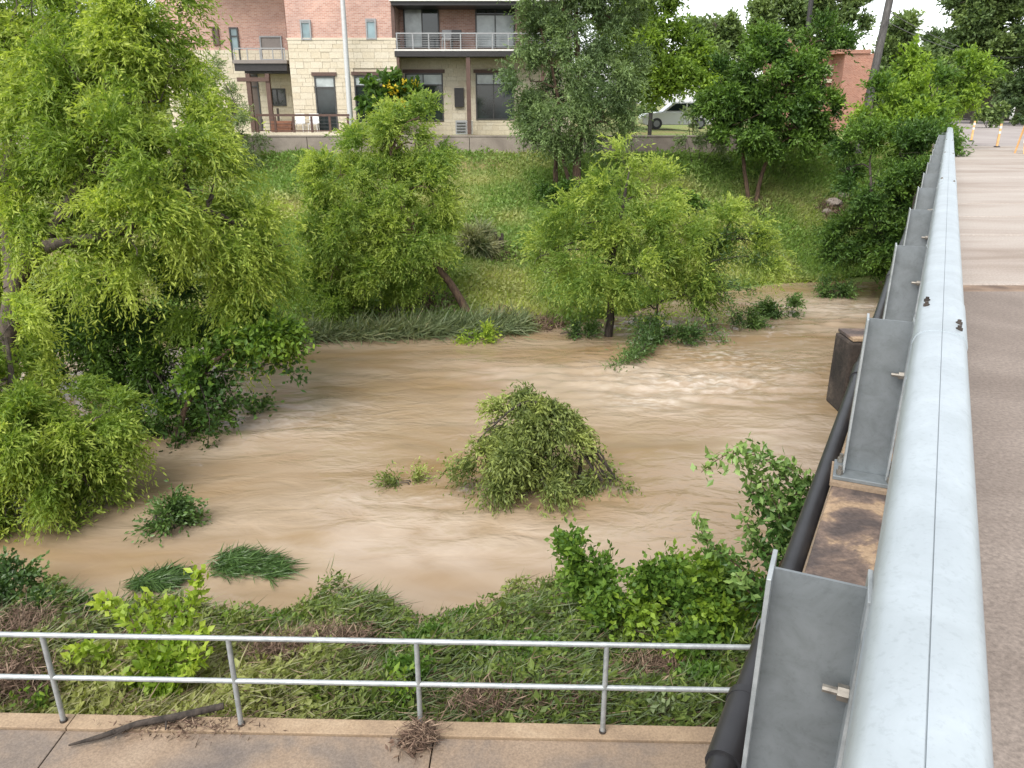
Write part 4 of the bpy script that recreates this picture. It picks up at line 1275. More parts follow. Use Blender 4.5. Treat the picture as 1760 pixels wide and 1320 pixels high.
# willow standing in the rapids
r0 = np.array(PZ(1047, 578, 0.0)); Dr = r0[1]; r0[2] = -0.6
R_bl = pb([(1078, 285, 32, Dr + .3), (1062, 335, 46, Dr), (1120, 335, 42, Dr + .5), (1000, 385, 46, Dr), (1085, 400, 58, Dr), (1160, 395, 48, Dr), (960, 425, 38, Dr),
           (1010, 455, 50, Dr - .5), (1095, 470, 54, Dr - .6), (1180, 450, 50, Dr), (1240, 390, 36, Dr + .8), (1235, 445, 46, Dr + .5), (1285, 420, 34, Dr + .8), (1300, 455, 24, Dr + .6),
           (1175, 505, 34, Dr - .3), (1045, 510, 24, Dr - .6), (950, 460, 24, Dr), (1215, 520, 26, Dr), (1110, 530, 22, Dr - .5), (1240, 365, 18, Dr + 1), (1125, 560, 16, Dr - .4), (1310, 430, 26, Dr + .8), (930, 440, 24, Dr)])
rt = make_tree('willow_tree', 'loose spreading willow standing in the rapids on the right', 'tree', r0,
          [([r0, P(1049, 540, Dr), P(1050, 490, Dr), P(1058, 420, Dr), P(1075, 330, Dr)], 0.16, 0.05), ([P(1049, 520, Dr), P(1110, 450, Dr), P(1200, 420, Dr + .4), P(1270, 410, Dr + .7)], 0.09, 0.03),
           ([np.array((P(1128, 575, Dr)[0], Dr, -0.5)), P(1130, 520, Dr), P(1135, 440, Dr)], 0.05, 0.03)],
          R_bl, 'willow_mid', 'bark_dark', 62000, 0.125, 0.042, sub=0.40, droop=0.35, twig=0.75, k=14, seed=16, r_limb=0.045, flat=0.45, spread=0.55)
rp = [[P(1120, 540, Dr - .4), PZ(1105, 600, .35), PZ(1048, 630, .15)], [P(1130, 545, Dr - .4), PZ(1120, 590, .3), PZ(1085, 615, .1)], TP([(1200, 430, Dr), (1260, 400, Dr + .5), (1330, 405, Dr + .6)]), TP([(1220, 450, Dr), (1280, 440, Dr + .3), (1335, 452, Dr + .3)]), TP([(1200, 470, Dr), (1260, 490, Dr), (1300, 500, Dr)]), TP([(1200, 500, Dr), (1225, 560, Dr - .5), (1245, 590, Dr - .8)]), TP([(1230, 470, Dr), (1262, 540, Dr - .2)]),
      [P(1100, 540, Dr - .4), PZ(1090, 595, .3), PZ(1070, 622, .08)]]
mb = MB()
for p in rp: limb(mb, p, 0.02, 0.008, 8, 5)
mb.build('hanging_branch', M['bark_dark'], rt)
v, f, t = spray_arrays(rp, 260, 0.13, 0.035, rng, jitter=0.14)
link_mesh('hanging_leaves', np_mesh('hanging_leaves', v, f, False, t), M['wet_green'], rt)

# tall grey green tree on the bank
k0 = G(998, 352); k1 = G(955, 318); Dk = k0[1]
K_bl = pb([(1000, -70, 85, Dk), (930, -40, 60, Dk), (1070, -50, 55, Dk), (975, 15, 72, Dk), (1050, 30, 60, Dk), (925, 55, 44, Dk), (985, 95, 75, Dk), (1060, 110, 48, Dk), (912, 140, 42, Dk),
           (955, 175, 62, Dk - .3), (1035, 185, 58, Dk - .3), (905, 215, 34, Dk), (945, 218, 36, Dk - .4), (1010, 225, 36, Dk - .4), (1055, 222, 26, Dk), (890, 180, 22, Dk)])
make_tree('tall_tree', 'tall grey green tree with several dark stems on the far bank', 'tree', k0,
          [([under(k0), P(990, 290, Dk), P(1000, 180, Dk), P(990, 30, Dk), P(995, -80, Dk)], 0.24, 0.06), ([under(k1), P(956, 270, k1[1]), P(960, 170, Dk), P(930, 50, Dk)], 0.14, 0.04),
           ([under(k0) + np.array((-0.25, 0, 0)), P(978, 310, Dk), P(970, 250, Dk), P(1030, 120, Dk)], 0.13, 0.04)],
          K_bl, 'willow_grey', 'bark_red', 100000, 0.15, 0.05, sub=0.5, droop=0.3, twig=0.75, k=13, seed=17, r_limb=0.06)
# dark round tree
n0 = G(1292, 357); Dn = n0[1]
N_bl = pb([(1310, 92, 30, Dn), (1395, 70, 30, Dn), (1300, 125, 44, Dn), (1240, 150, 38, Dn), (1335, 160, 56, Dn - .3), (1395, 130, 44, Dn), (1228, 205, 32, Dn), (1285, 205, 50, Dn - .5),
           (1355, 208, 48, Dn - .5), (1405, 175, 36, Dn), (1312, 232, 32, Dn - .3), (1375, 235, 28, Dn - .3), (1432, 80, 18, Dn), (1415, 215, 28, Dn), (1248, 222, 20, Dn), (1322, 62, 12, Dn), (1215, 175, 18, Dn)])
make_tree('round_tree', 'dark green round crowned tree on two thin stems on the bank', 'tree', n0,
          [([under(n0), P(1282, 310, Dn), P(1275, 255, Dn), P(1270, 190, Dn)], 0.12, 0.05), ([under(n0) + np.array((0.15, 0.1, 0)), P(1312, 290, Dn), P(1335, 250, Dn), P(1350, 160, Dn), P(1380, 90, Dn)], 0.11, 0.04)],
          N_bl, 'broad_dark', 'bark_red', 62000, 0.18, 0.085, sub=0.42, droop=0.25, twig=0.55, k=9, seed=18, r_limb=0.05, up=0.3, flat=0.25)
# bushy tree by the end of the bridge
b0 = G(1535, 440); Db = 28.0
Q_bl = pb([(1640, 140, 40, 33), (1582, 150, 42, 32), (1672, 140, 30, 35), (1525, 190, 42, 31), (1592, 200, 50, 31), (1620, 190, 28, 32), (1565, 112, 18, 32.5), (1640, 170, 24, 33), (1545, 235, 36, 30.5)])
b1 = np.array((P(1570, 330, 31)[0], 31.0, ground_z(P(1570, 330, 31)[0], 31.0)))
make_tree('bank_tree', 'bright topped leafy tree rising above the far end of the guard rail', 'tree', b1,
          [([under(b1), P(1572, 300, 31), P(1580, 230, 31.3), P(1605, 160, 32)], 0.14, 0.05)],
          Q_bl, 'broad', 'bark_dark', 34000, 0.17, 0.075, sub=0.42, droop=0.3, twig=0.6, k=10, seed=19, r_limb=0.045, up=0.25, flat=0.3)
Q2_bl = pb([(1485, 245, 36, 30), (1545, 265, 46, 28.5), (1595, 265, 34, 28.5), (1500, 320, 46, 28.5), (1555, 320, 40, 28), (1500, 395, 46, 28.5), (1535, 410, 38, 28), (1465, 425, 32, 29), (1480, 360, 30, 29.5), (1572, 365, 26, 28), (1540, 455, 24, 28.5), (1455, 290, 20, 30), (1490, 450, 24, 28.8), (1450, 395, 20, 29.2)])
make_tree('bank_tree', 'dark bushy tree on the bank below the bright topped one beside the bridge', 'tree', b0,
          [([under(b0), P(1545, 380, 28.5), P(1550, 290, 28.8)], 0.12, 0.05), ([under(b0) + np.array((-0.5, 0, 0)), P(1505, 400, 28.8), P(1495, 280, 29.5)], 0.1, 0.04)],
          Q2_bl, 'broad_dark', 'bark_dark', 46000, 0.14, 0.06, sub=0.42, droop=0.3, twig=0.6, k=10, seed=28, r_limb=0.045, up=0.2, flat=0.25)

# yellow flowering shrub against the house
h0 = np.array((P(668, 205, 40.6)[0], 40.6, 5.36))
sh = make_tree('flowering_shrub', 'large leaved shrub with yellow flowers against the limestone house wall', 'shrub', h0,
          [([h0, P(665, 185, 40.6), P(660, 150, 40.6)], 0.07, 0.03)], pb([(640, 165, 22, 40.6), (672, 158, 22, 40.6), (702, 165, 20, 40.6), (660, 190, 26, 40.6), (700, 192, 22, 40.6), (650, 140, 10, 40.6)]),
          'broad_dark', 'bark', 2400, 0.32, 0.22, sub=0.4, droop=0.3, twig=0.5, k=5, seed=20, flat=0.3)
fl = pb([(685, 148, 12, 40.2), (708, 155, 12, 40.2), (695, 170, 16, 40.2), (672, 150, 8, 40.2), (712, 178, 8, 40.2)])
setp(link_mesh('flowers', crown_mesh('flowers', fl, 420, 0.16, 0.12, 0.2, 0.1, 0.2, 4, 1.0, 3), M['petal'], sh), kind='stuff')

# trees beyond the bank
FG = 'trees beyond the creek bank'
def far_tree(label, blobs, leaf, total, seed, L=0.36, W=0.20, sub=0.9, off=0.0):
    total = int(total * 2.2)
    bl = pb(blobs)
    c = np.mean([b[0] for b in bl], axis=0)
    if off: c = np.array((c[0] + off, c[1], c[2]))
    base = np.array((c[0], c[1], 5.0))
    topz = max(b[0][2] for b in bl)
    make_tree('background_tree', label, 'tree', base, [([base, (base + np.array((c[0], c[1], topz))) / 2 + np.array((0.2, 0, 0)), np.array((c[0], c[1], topz))], 0.3, 0.08)],
              bl, leaf, 'bark', total, L, W, FG, sub=sub, droop=0.1, twig=1.0, k=9, seed=seed, r_limb=0.1, up=0.3, flat=0.3, limbs=True, shell=0.25)
far_tree('light green tree right behind the tall grey green tree', [(1125, 45, 44, 50), (1155, 100, 42, 50), (1100, 120, 40, 50), (1185, 140, 26, 50), (1090, 30, 42, 50), (1135, 160, 30, 50), (1178, 75, 28, 50), (1100, -20, 40, 50), (1200, 110, 14, 50)], 'far_light', 21000, 31, 0.26, 0.14, 0.7, -1.8)
far_tree('small pale tree on the skyline right of the light green tree', [(1225, 66, 32, 78), (1215, 105, 30, 78), (1250, 85, 32, 78), (1200, 60, 20, 78), (1255, 50, 24, 78), (1225, 42, 18, 78)], 'far_leaf', 9000, 32)
far_tree('broad dim tree on the skyline behind the dark round tree', [(1300, 40, 34, 80), (1345, 20, 42, 80), (1400, 5, 44, 80), (1450, 35, 36, 80), (1380, 60, 44, 80), (1320, 80, 36, 80), (1440, 75, 34, 80), (1275, 60, 24, 80), (1470, 15, 22, 80), (1425, -30, 36, 80), (1360, -20, 30, 80)], 'far_leaf', 26000, 33)
far_tree('olive tree just right of the leaning utility pole', [(1545, 75, 26, 66), (1575, 105, 30, 66), (1530, 120, 26, 66), (1555, 50, 14, 66), (1590, 135, 26, 66), (1515, 150, 22, 66)], 'far_leaf', 9000, 34)
far_tree('very dark tree between the olive tree and the tall roadside trees', [(1615, 80, 22, 90), (1640, 100, 28, 90), (1605, 125, 30, 90), (1640, 65, 14, 90), (1650, 140, 26, 90)], 'far_dark', 9000, 35)
far_tree('tall full tree over the end of the road at the right', [(1700, 25, 46, 74), (1665, 60, 32, 74), (1745, 40, 46, 74), (1700, 90, 44, 74), (1660, 115, 26, 74), (1745, 105, 40, 74), (1690, 140, 28, 74), (1700, -40, 50, 74), (1760, -30, 50, 74), (1670, 0, 26, 74)], 'far_leaf', 26000, 36)
far_tree('dark tree at the right frame edge over the road', [(1790, 90, 46, 70), (1770, 150, 30, 70), (1810, 30, 50, 70), (1750, 140, 26, 70), (1840, 110, 50, 70)], 'far_dark', 14000, 37)
far_tree('low dark tree behind the porch at the road end', [(1690, 165, 24, 100), (1720, 150, 24, 100), (1660, 170, 22, 100), (1760, 160, 24, 100), (1640, 165, 20, 100)], 'far_dark', 7000, 38)
# rows that close the horizon
wb = []
rw_ = np.random.default_rng(8)
for x in np.linspace(-110, 190, 54):
    wb.append((np.array((x, 125 + rw_.uniform(-8, 8), 5.2 + rw_.uniform(2.0, 4.2))), (5.0, 3.5, rw_.uniform(3.2, 5.2))))
me = crown_mesh('far_woods', wb, 46000, 0.9, 0.5, 1.6, 0.05, 1.4, 8, 1.0, 41, 0.2)
setp(link_mesh('far_woods', me, M['far_dark']), 'dim line of far woods closing the horizon', kind='stuff')

def hedge(name, label, cat, blobs, leaf, total, L, W, seed, **kw):
    return mound(name, label, cat, pb(blobs), leaf, total, L, W, seed=seed, **kw)
hedge('roadside_bush', 'low green bush beside the road just past the bridge', 'bush', [(1700, 196, 12, 62), (1680, 192, 10, 62), (1722, 196, 12, 62)], 'far_leaf', 1500, 0.3, 0.14, 51, sub=0.5, stem=0.03)
hedge('roadside_bush', 'brown green bush under the porch posts at the right edge', 'bush', [(1748, 192, 14, 66), (1765, 188, 16, 66)], 'far_dark', 1500, 0.3, 0.14, 52, sub=0.5, stem=0.03)
hedge('bank_bush', 'low dark bush on the slope under the tall grey green tree', 'bush', [(968, 335, 24, k0[1] - .8, 18), (940, 325, 16, k0[1] - .6, 12)], 'broad_dark', 2600, 0.15, 0.08, 53, sub=0.3)
hedge('bank_bush', 'dark bush behind the top of the willow in the rapids', 'bush', [(1170, 350, 26, 32.5, 14), (1200, 362, 18, 32.5, 12)], 'broad_dark', 2600, 0.15, 0.08, 54, sub=0.3)
hedge('bank_bush', 'grey brown weedy bush against the right end of the retaining wall', 'bush', [(1205, 235, 22, 38.4, 14), (1180, 238, 16, 38.4, 10), (1235, 245, 20, 38.2, 14)], 'pale_leaf', 2400, 0.16, 0.06, 55, sub=0.35)
hedge('bank_bush', 'small bright bush at the wall end beside the white car', 'bush', [(1190, 205, 10, 40.5, 12), (1182, 190, 8, 40.5, 10)], 'pale_leaf', 700, 0.16, 0.08, 56, sub=0.25)
# grey green ornamental clump with a dark stump
gc = G(818, 438)
gr = empty('grass_clump', gc, 'round blue grey grass clump beside a dark stump on the bank', 'grass clump')
me = crown_mesh('blades', [((gc[0], gc[1], gc[2] + 0.35), (0.42, 0.42, 0.42))], 2200, 0.5, 0.03, 0.25, 0.9, 0.5, 4, 0.4, 61, 0.9, 0.2)
link_mesh('blades', me, M['reed'], gr)
sp_ = G(856, 441)
st = empty('stump', sp_, 'dark splintered stump standing right beside the grey grass clump', 'stump')
mb = MB()
for k, (dx, h_) in enumerate(((-0.08, 0.95), (0.06, 0.75), (0.14, 0.9))):
    mb.tube([(sp_[0] + dx, sp_[1], sp_[2] - 0.1), (sp_[0] + dx * 1.2, sp_[1], sp_[2] + h_)], [0.09, 0.06], 8)
mb.build('trunk', M['bark_dark'], st, smooth=True)
mb = MB(); mb.tube([(sp_[0] - 0.9, sp_[1] - .1, sp_[2] + 0.05), (sp_[0] + 0.5, sp_[1] - .2, sp_[2] + 0.04)], 0.06, 7); mb.build('fallen_piece', M['bark_dark'], st, smooth=True)

# ---------------------------------------------------------------- drowned plants in the water
D_ = PZ(930, 850, 0)[1]
db = pb([(905, 700, 26, D_ + .6, 20), (870, 730, 36, D_ + .4, 32), (925, 730, 44, D_ + .5, 34), (845, 775, 34, D_ + .2, 32), (900, 785, 52, D_, 40), (960, 760, 40, D_ + .3, 34), (930, 825, 44, D_ - .2, 26), (860, 815, 30, D_ - .1, 18), (985, 790, 22, D_ + .3, 26), (1035, 820, 26, D_ + .2, 14), (1062, 825, 14, D_ + .2, 8), (820, 790, 18, D_ + .1, 22)])
dr0 = PZ(985, 830, 0); dr0[2] = -0.4
dt = make_tree('drowned_willow', 'drowned willow bush bent over like a haystack in mid stream', 'bush', dr0,
          [([dr0, P(1000, 770, D_ + .4), P(960, 715, D_ + .5), P(905, 690, D_ + .5), P(850, 730, D_ + .3)], 0.045, 0.02), ([dr0, P(1020, 790, D_ + .4), P(985, 735, D_ + .5), P(935, 695, D_ + .5)], 0.04, 0.015), ([P(1060, 825, D_ + .2), P(1010, 760, D_ + .35), P(970, 715, D_ + .45)], 0.03, 0.012)],
          db, 'drowned', 'bark_dark', 32000, 0.10, 0.036, sub=0.24, droop=1.5, twig=0.5, k=10, seed=71, r_limb=0.02, up=0.0, spread=0.5, floor=-0.15, flat=0.2)
v, f, t = spray_arrays([TP([(1010, 755, D_ + .4), (1040, 800, D_ + .3), (1075, 828, D_ + .2)]), TP([(820, 800, D_), (775, 810, D_ - .2), (768, 785, D_ - .2)])], 130, 0.10, 0.04, rng, jitter=0.09)
link_mesh('trailing_leaves', np_mesh('trailing_leaves', v, f, False, t), M['drowned'], dt)
def drowned(name, label, px, py, rx, ry, leaf, total, L, W, seed, dep=0.6, zc=0.05, group=None, droop=0.4, flow=-1.0, k=6, twig=0.45):
    c = PZ(px, py + ry * 0.6, 0.0)
    m = mpp(px, py, c[1])
    r = empty(name, (c[0], c[1], 0), label, 'drowned plant', group)
    mb = MB()
    q = np.random.default_rng(seed)
    for _ in range(5):
        s = np.array((c[0] + q.uniform(-.5, .5) * rx * m, c[1] + q.uniform(-.3, .3) * rx * m * dep, -0.3))
        mb.tube([s, s + np.array((flow * rx * m * 0.4, 0, 0.3 + ry * m * 0.8)), s + np.array((flow * rx * m * 0.8, 0, 0.3 + ry * m * 0.5))], [0.02, 0.014, 0.006], 5)
    mb.build('stem', M['bark_dark'], r)
    me = crown_mesh('leaves', [((c[0], c[1], zc), (rx * m, max(0.2, rx * m * dep), ry * m * 1.15))], total, L, W, max(0.12, rx * m * 0.28), droop, twig, k, 0.5, seed, 0.05, 0.15, 0.2, -0.06)
    link_mesh('leaves', me, M[leaf], r)
drowned('drowned_bush', 'small dark drowned bush off the tip of the left willow', 293, 885, 30, 38, 'wet_green', 2600, 0.09, 0.045, 81, 0.8, 0.15)
drowned('floating_branch', 'flat leafy branch trailing left of the haystack bush', 700, 828, 36, 4, 'drowned', 800, 0.09, 0.035, 82, 0.5, 0.03)
drowned('drowned_bush', 'dark mound of drowned leaves right of the trunk in the rapids', 1158, 578, 50, 18, 'wet_green', 4200, 0.13, 0.04, 83, 0.7, 0.12)
drowned('drowned_bush', 'wedge shaped drowned bush under the right branches of the rapids willow', 1278, 548, 34, 20, 'wet_green', 3200, 0.13, 0.04, 84, 0.7, 0.15)
drowned('drowned_bush', 'dark drowned bush farther out toward the bridge', 1340, 530, 34, 18, 'wet_green', 3200, 0.13, 0.05, 85, 0.7, 0.15)
drowned('drowned_bush', 'smallest drowned bush close to the bridge and bank tree', 1437, 500, 25, 17, 'wet_green', 2200, 0.13, 0.05, 86, 0.7, 0.15)
drowned('drowned_bush', 'bright sprig at the water edge below the leaning willow trunk', 818, 580, 34, 12, 'sapling', 1500, 0.11, 0.05, 87, 0.5)
drowned('floating_branch', 'small dark leafy branch at the foot of the rapids willow trunk', 1000, 572, 34, 12, 'wet_green', 1500, 0.12, 0.045, 88, 0.5)
drowned('floating_branch', 'little tuft of leaves in the water below the overhanging tree', 440, 708, 12, 8, 'wet_green', 300, 0.1, 0.07, 89, 0.6)
def reeds(label, px, py, rx, ry, n, seed):
    q = np.random.default_rng(seed)
    c = PZ(px, py, 0.0)
    r = empty('drowned_reeds', (c[0], c[1], 0), label, 'drowned plant')
    m = mpp(px, py, c[1]); dy = abs(PZ(px, py - ry, 0)[1] - PZ(px, py + ry, 0)[1]) / 2
    th = q.uniform(0, 2 * math.pi, n); rr = np.sqrt(q.random(n)) * (0.72 + 0.75 * np.abs(vnoise(th * 1.3 + seed, th * 0 + 0.5) + 0.35)) * np.where(q.random(n) < 0.12, 1.35, 1.0)
    sc = q.normal(size=(7, 2)) * 0.5; ci = q.integers(0, 7, n)
    ox = sc[ci, 0] + q.normal(size=n) * 0.33; oy = sc[ci, 1] + q.normal(size=n) * 0.33
    p = np.stack([c[0] + rx * m * ox, c[1] + dy * oy, 0.02 + 0.07 * np.exp(-(ox ** 2 + oy ** 2) * 2) + 0.05 * q.random(n)], 1)
    d = norm(np.array((0.9, 0.25, 0.0)) + q.normal(size=(n, 3)) * np.array((0.5, 0.6, 0.12)))
    v, f = leaf_arrays(p, d, 0.30, 0.018, q, 0.5)
    link_mesh('blades', np_mesh('blades', v, f, False, np.clip(q.random(n) * 0.6, 0, 1)), M['wet_green'], r)
reeds('flat dark green drowned reed clump nearest the tall bright sapling', 268, 1008, 46, 10, 1700, 90)
reeds('flat dark green drowned reed clump farther out in the water', 405, 968, 44, 18, 2000, 91)

mb = MB()
for q_ in (TP([(1062, 826, D_ + .2), (1030, 780, D_ + .3), (990, 735, D_ + .45), (955, 700, D_ + .5)]), TP([(1050, 828, D_ + .15), (1005, 775, D_ + .3), (960, 745, D_ + .3)]), TP([(1035, 826, D_ + .1), (985, 760, D_ + .25), (940, 720, D_ + .4), (900, 705, D_ + .4)]), TP([(1000, 742, D_ + .4), (1020, 752, D_ + .35)])):
    limb(mb, q_, 0.03, 0.01, 10, 6, 0.015, rng)
o = mb.build('bare_stems', M['bark_dark'], dt); o['kind'] = 'stuff'

# flattened cane along the far shore
def blades(n, fx, L, W, mat, name, label, seed, lean, up=0.35, jit=0.5, parent=None):
    q = np.random.default_rng(seed)
    p = fx(q, n)
    d = norm(np.array(lean)[None, :] * q.uniform(0.4, 1.2, (n, 1)) + q.normal(size=(n, 3)) * jit + np.array((0, 0, up)))
    v, f = leaf_arrays(p, d, L, W, q, 0.2)
    t = np.clip(0.5 * (fnoise(p[:, 0] * 0.5, p[:, 1] * 0.5, 3) + 0.5) + q.normal(size=n) * 0.22, 0, 1)
    o = link_mesh(name, np_mesh(name, v, f, False, t), M[mat])
    if label: setp(o, label, kind='stuff')
    return o
def fx_cane(q, n):
    a = G(500, 575); b = G(930, 575)
    x = q.uniform(a[0] - 1.0, b[0] - 0.5, n)
    y = far_shore(x) + q.normal(size=n) * 0.35 + 0.1
    return np.stack([x, y, np.maximum(ground_z(x, y), 0) + q.random(n) * 0.3], 1)
blades(9000, fx_cane, 0.62, 0.03, 'reed', 'flattened_cane', 'flattened grey green cane lying along the far shore', 95, (0.7, -0.2, -0.1), 0.12, 0.6)

# ---------------------------------------------------------------- bank cover
def fx_bank(q, n):
    # thicker towards the camera side, thinner up the slope
    x = q.uniform(-16, 19, n)
    t = q.random(n) ** 1.1
    y = far_shore(x) + 0.1 + t * (YWALL - 0.3 - far_shore(x))
    m = fnoise(x * 0.45, y * 0.45 + 40, 3) > -0.42 + 0.5 * q.random(n) - 0.2
    x, y = x[m], y[m]
    n_ = len(x)
    h = 0.05 + 0.5 * np.clip(1.5 * fnoise(x * 0.7 + 7, y * 0.7, 3) + 0.2, 0, 1) * q.random(n_)
    return np.stack([x, y, ground_z(x, y) + h], 1)
def scatter(name, label, mat, fx, n, L, W, seed, lean=(0, -0.2, 0), up=0.4, jit=0.8, flat=0.4):
    q = np.random.default_rng(seed)
    p = fx(q, n); n = len(p)
    d = norm(np.array(lean)[None, :] + q.normal(size=(n, 3)) * jit + np.array((0, 0, up)))
    v, f = leaf_arrays(p, d, L, W, q, flat)
    t = np.clip(1.5 * fnoise(p[:, 0] * 0.3 + 50, p[:, 1] * 0.3, 4) + 0.40 + q.normal(size=n) * 0.10, 0, 1)
    o = link_mesh(name, np_mesh(name, v, f, False, t), M[mat])
    setp(o, label, kind='stuff')
    return o
scatter('ground_cover', 'low leafy weeds covering the far bank', 'cover', fx_bank, 120000, 0.17, 0.085, 101)
def fx_lawn(q, n):
    x = q.uniform(-16, 19, n)
    y = far_shore(x) + 0.1 + q.random(n) * (YWALL - 0.3 - far_shore(x))
    return np.stack([x, y, ground_z(x, y) - 0.01], 1)
scatter('grass', 'rough grass on the far bank', 'grass', fx_lawn, 120000, 0.26, 0.022, 102, (0.15, -0.1, 0), 0.9, 0.5, 0.0)
def fx_low(q, n):
    x = q.uniform(-3.0, 14, n)
    y = far_shore(x) + q.random(n) * 4.5
    k = y < YWALL - .3
    return np.stack([x[k], y[k], ground_z(x[k], y[k]) + 0.02], 1)
scatter('grass', 'flat fresh green grass just above the far shore', 'sapling', fx_low, 16000, 0.22, 0.02, 103, (0.5, -0.1, 0), 0.5, 0.4, 0.0)

# near bank
def fx_near(q, n):
    x = q.uniform(-8.0, 5.5, n)
    u = q.random(n)
    y0 = 6.0 + 0.115 - x * 0.026
    y = y0 + u * (near_shore(x) - y0 + 0.1 + 1.0 * fnoise(x * 1.0 + 30, 0 * x, 3))
    h = 0.55 * np.clip(1.3 * fnoise(x * 1.4, y * 1.4 + 3, 3) + 0.45, 0.06, 1) * q.random(n) * np.clip((y - y0) * 2.2 + 0.15, 0, 1)
    return np.stack([x, y, np.maximum(ground_z(x, y), 0.01) + h], 1)
scatter('undergrowth', 'flattened weeds on the near bank behind the handrail', 'undergrowth', fx_near, 96000, 0.08, 0.036, 111, (0.5, 0.1, 0), 0.2, 0.7, 0.3)
scatter('undergrowth', 'larger leaved weeds mixed into the near bank growth', 'undergrowth', fx_near, 9000, 0.13, 0.075, 116, (0.3, 0.1, 0), 0.3, 0.7, 0.4)
scatter('flood_debris', 'thin brown stalks combed flat by the flood on the near bank', 'dead', fx_near, 9000, 0.28, 0.011, 117, (1.0, 0.15, 0), 0.05, 0.4, 0.0)
scatter('flattened_grass', 'flood flattened grass stems on the near bank', 'reed', fx_near, 23000, 0.30, 0.012, 112, (1.0, 0.15, 0), 0.12, 0.45, 0.0)
def fx_clumps(centres):
    def g(q, n):
        i = q.integers(0, len(centres), n)
        c = np.array([centres[k] for k in i])
        p = q.normal(size=(n, 2)) * c[:, 3:4] * 0.5
        x = c[:, 0] + p[:, 0]; y = c[:, 1] + p[:, 1] * 0.7
        return np.stack([x, y, ground_z(x, y) + 0.05 + q.random(n) * c[:, 2]], 1)
    return g
def gp(px, py, h, r):
    g = G(px, py); return (g[0], g[1], h, r)
scatter('flood_debris', 'brown twigs and dead leaves left by the flood on the near bank', 'dead',
        fx_clumps([gp(540, 1140, 0.38, 0.4), gp(540, 1145, 0.36, 0.35), gp(600, 1130, 0.38, 0.4), gp(470, 1150, 0.35, 0.3), gp(60, 1130, 0.5, 0.5), gp(20, 1180, 0.45, 0.5), gp(40, 1200, 0.4, 0.4), gp(50, 1100, 0.45, 0.4), gp(120, 1110, 0.2, 0.4), gp(230, 1130, 0.2, 0.25), gp(830, 1225, 0.2, 0.35), gp(620, 1200, 0.2, 0.4), gp(1120, 1165, 0.2, 0.4), gp(960, 1215, 0.2, 0.4), gp(860, 1100, 0.3, 0.2)]), 15000, 0.17, 0.011, 113, (0.2, 0, 0), 0.15, 0.9, 0.0)
scatter('broadleaf_weeds', 'fresh broad leaved weeds among the flattened growth', 'broad', fx_clumps([gp(700, 1190, 0.4, 0.25), gp(560, 1210, 0.2, 0.3), gp(800, 1060, 0.25, 0.5), gp(880, 1080, 0.3, 0.4), gp(660, 1060, 0.2, 0.5), gp(430, 1090, 0.25, 0.5), gp(820, 1130, 0.25, 0.5), gp(930, 1150, 0.3, 0.4), gp(480, 1060, 0.2, 0.5), gp(1200, 1190, 0.3, 0.3), gp(740, 1120, 0.3, 0.3)]), 9000, 0.075, 0.045, 114, (0, 0, 0), 0.4, 0.8, 0.35)

# vine covered bush by the bridge
V_bl = pb([(1000, 955, 30, 8.5), (1050, 985, 42, 8.3), (1125, 985, 42, 8.3), (1190, 1020, 46, 8.1), (1075, 1050, 42, 8.0), (1160, 1075, 50, 7.8), (1250, 1060, 44, 7.8), (1265, 1130, 36, 7.4), (1110, 1110, 36, 7.6), (1215, 1130, 36, 7.4), (1030, 1020, 26, 8.2), (1290, 1010, 28, 8)])
mound('vine_bush', 'bright green vine covered bush between the water and the guard rail', 'bush', V_bl, 'broad', 15000, 0.085, 0.062, seed=121, sub=0.22, droop=0.5, twig=0.3, k=6, flat=0.4, stem=0.02)
# sapling with arching branches
def sapling(name, label, base, paths, leaf, per_m, L, W, seed, r=0.016, jit=0.05, cat='sapling', bark='bark_red', flat=0.3):
    q = np.random.default_rng(seed)
    root = empty(name, base, label, cat)
    mb = MB()
    for p in paths: limb(mb, p, r, r * 0.3, 12, 6)
    mb.build('stem', M[bark], root, smooth=True)
    v, f, t = spray_arrays(paths, per_m, L, W, q, jitter=jit, flat=flat)
    link_mesh('leaves', np_mesh('leaves', v, f, False, t), M[leaf], root)
    return root
Ds = 7.6
sb = G(1300, 1150); sb2 = under(sb, 0.05)
S_p = [[sb2, *TP([(1320, 1030, Ds), (1350, 920, Ds), (1365, 850, Ds), (1330, 800, Ds), (1285, 778, Ds), (1240, 785, Ds), (1205, 812, Ds)])], [P(1320, 1030, Ds), *TP([(1290, 990, Ds), (1245, 955, Ds), (1215, 930, Ds), (1200, 900, Ds)])],
       TP([(1350, 920, Ds), (1320, 890, Ds + .1), (1295, 850, Ds + .1), (1290, 800, Ds + .1)]), TP([(1345, 930, Ds), (1390, 880, Ds), (1385, 830, Ds), (1350, 800, Ds)]), TP([(1335, 970, Ds), (1300, 930, Ds), (1280, 890, Ds)]),
       TP([(1355, 900, Ds), (1320, 860, Ds - .1), (1310, 820, Ds - .1)]), TP([(1325, 1010, Ds), (1345, 960, Ds - .2), (1365, 920, Ds - .2)]), TP([(1320, 1030, Ds), (1290, 1020, Ds - .2), (1265, 985, Ds - .2)]), TP([(1340, 950, Ds), (1305, 950, Ds), (1285, 930, Ds)]),
       TP([(1365, 850, Ds), (1395, 840, Ds), (1400, 825, Ds)]), TP([(1340, 940, Ds), (1340, 890, Ds - .2), (1325, 850, Ds - .2)]), TP([(1380, 870, Ds), (1345, 850, Ds + .1), (1320, 830, Ds + .1)])]
sap = sapling('arching_sapling', 'arching sapling with oval grey green leaves beside the black pipe', sb, S_p, 'oval', 190, 0.10, 0.056, 131, 0.014, 0.06)
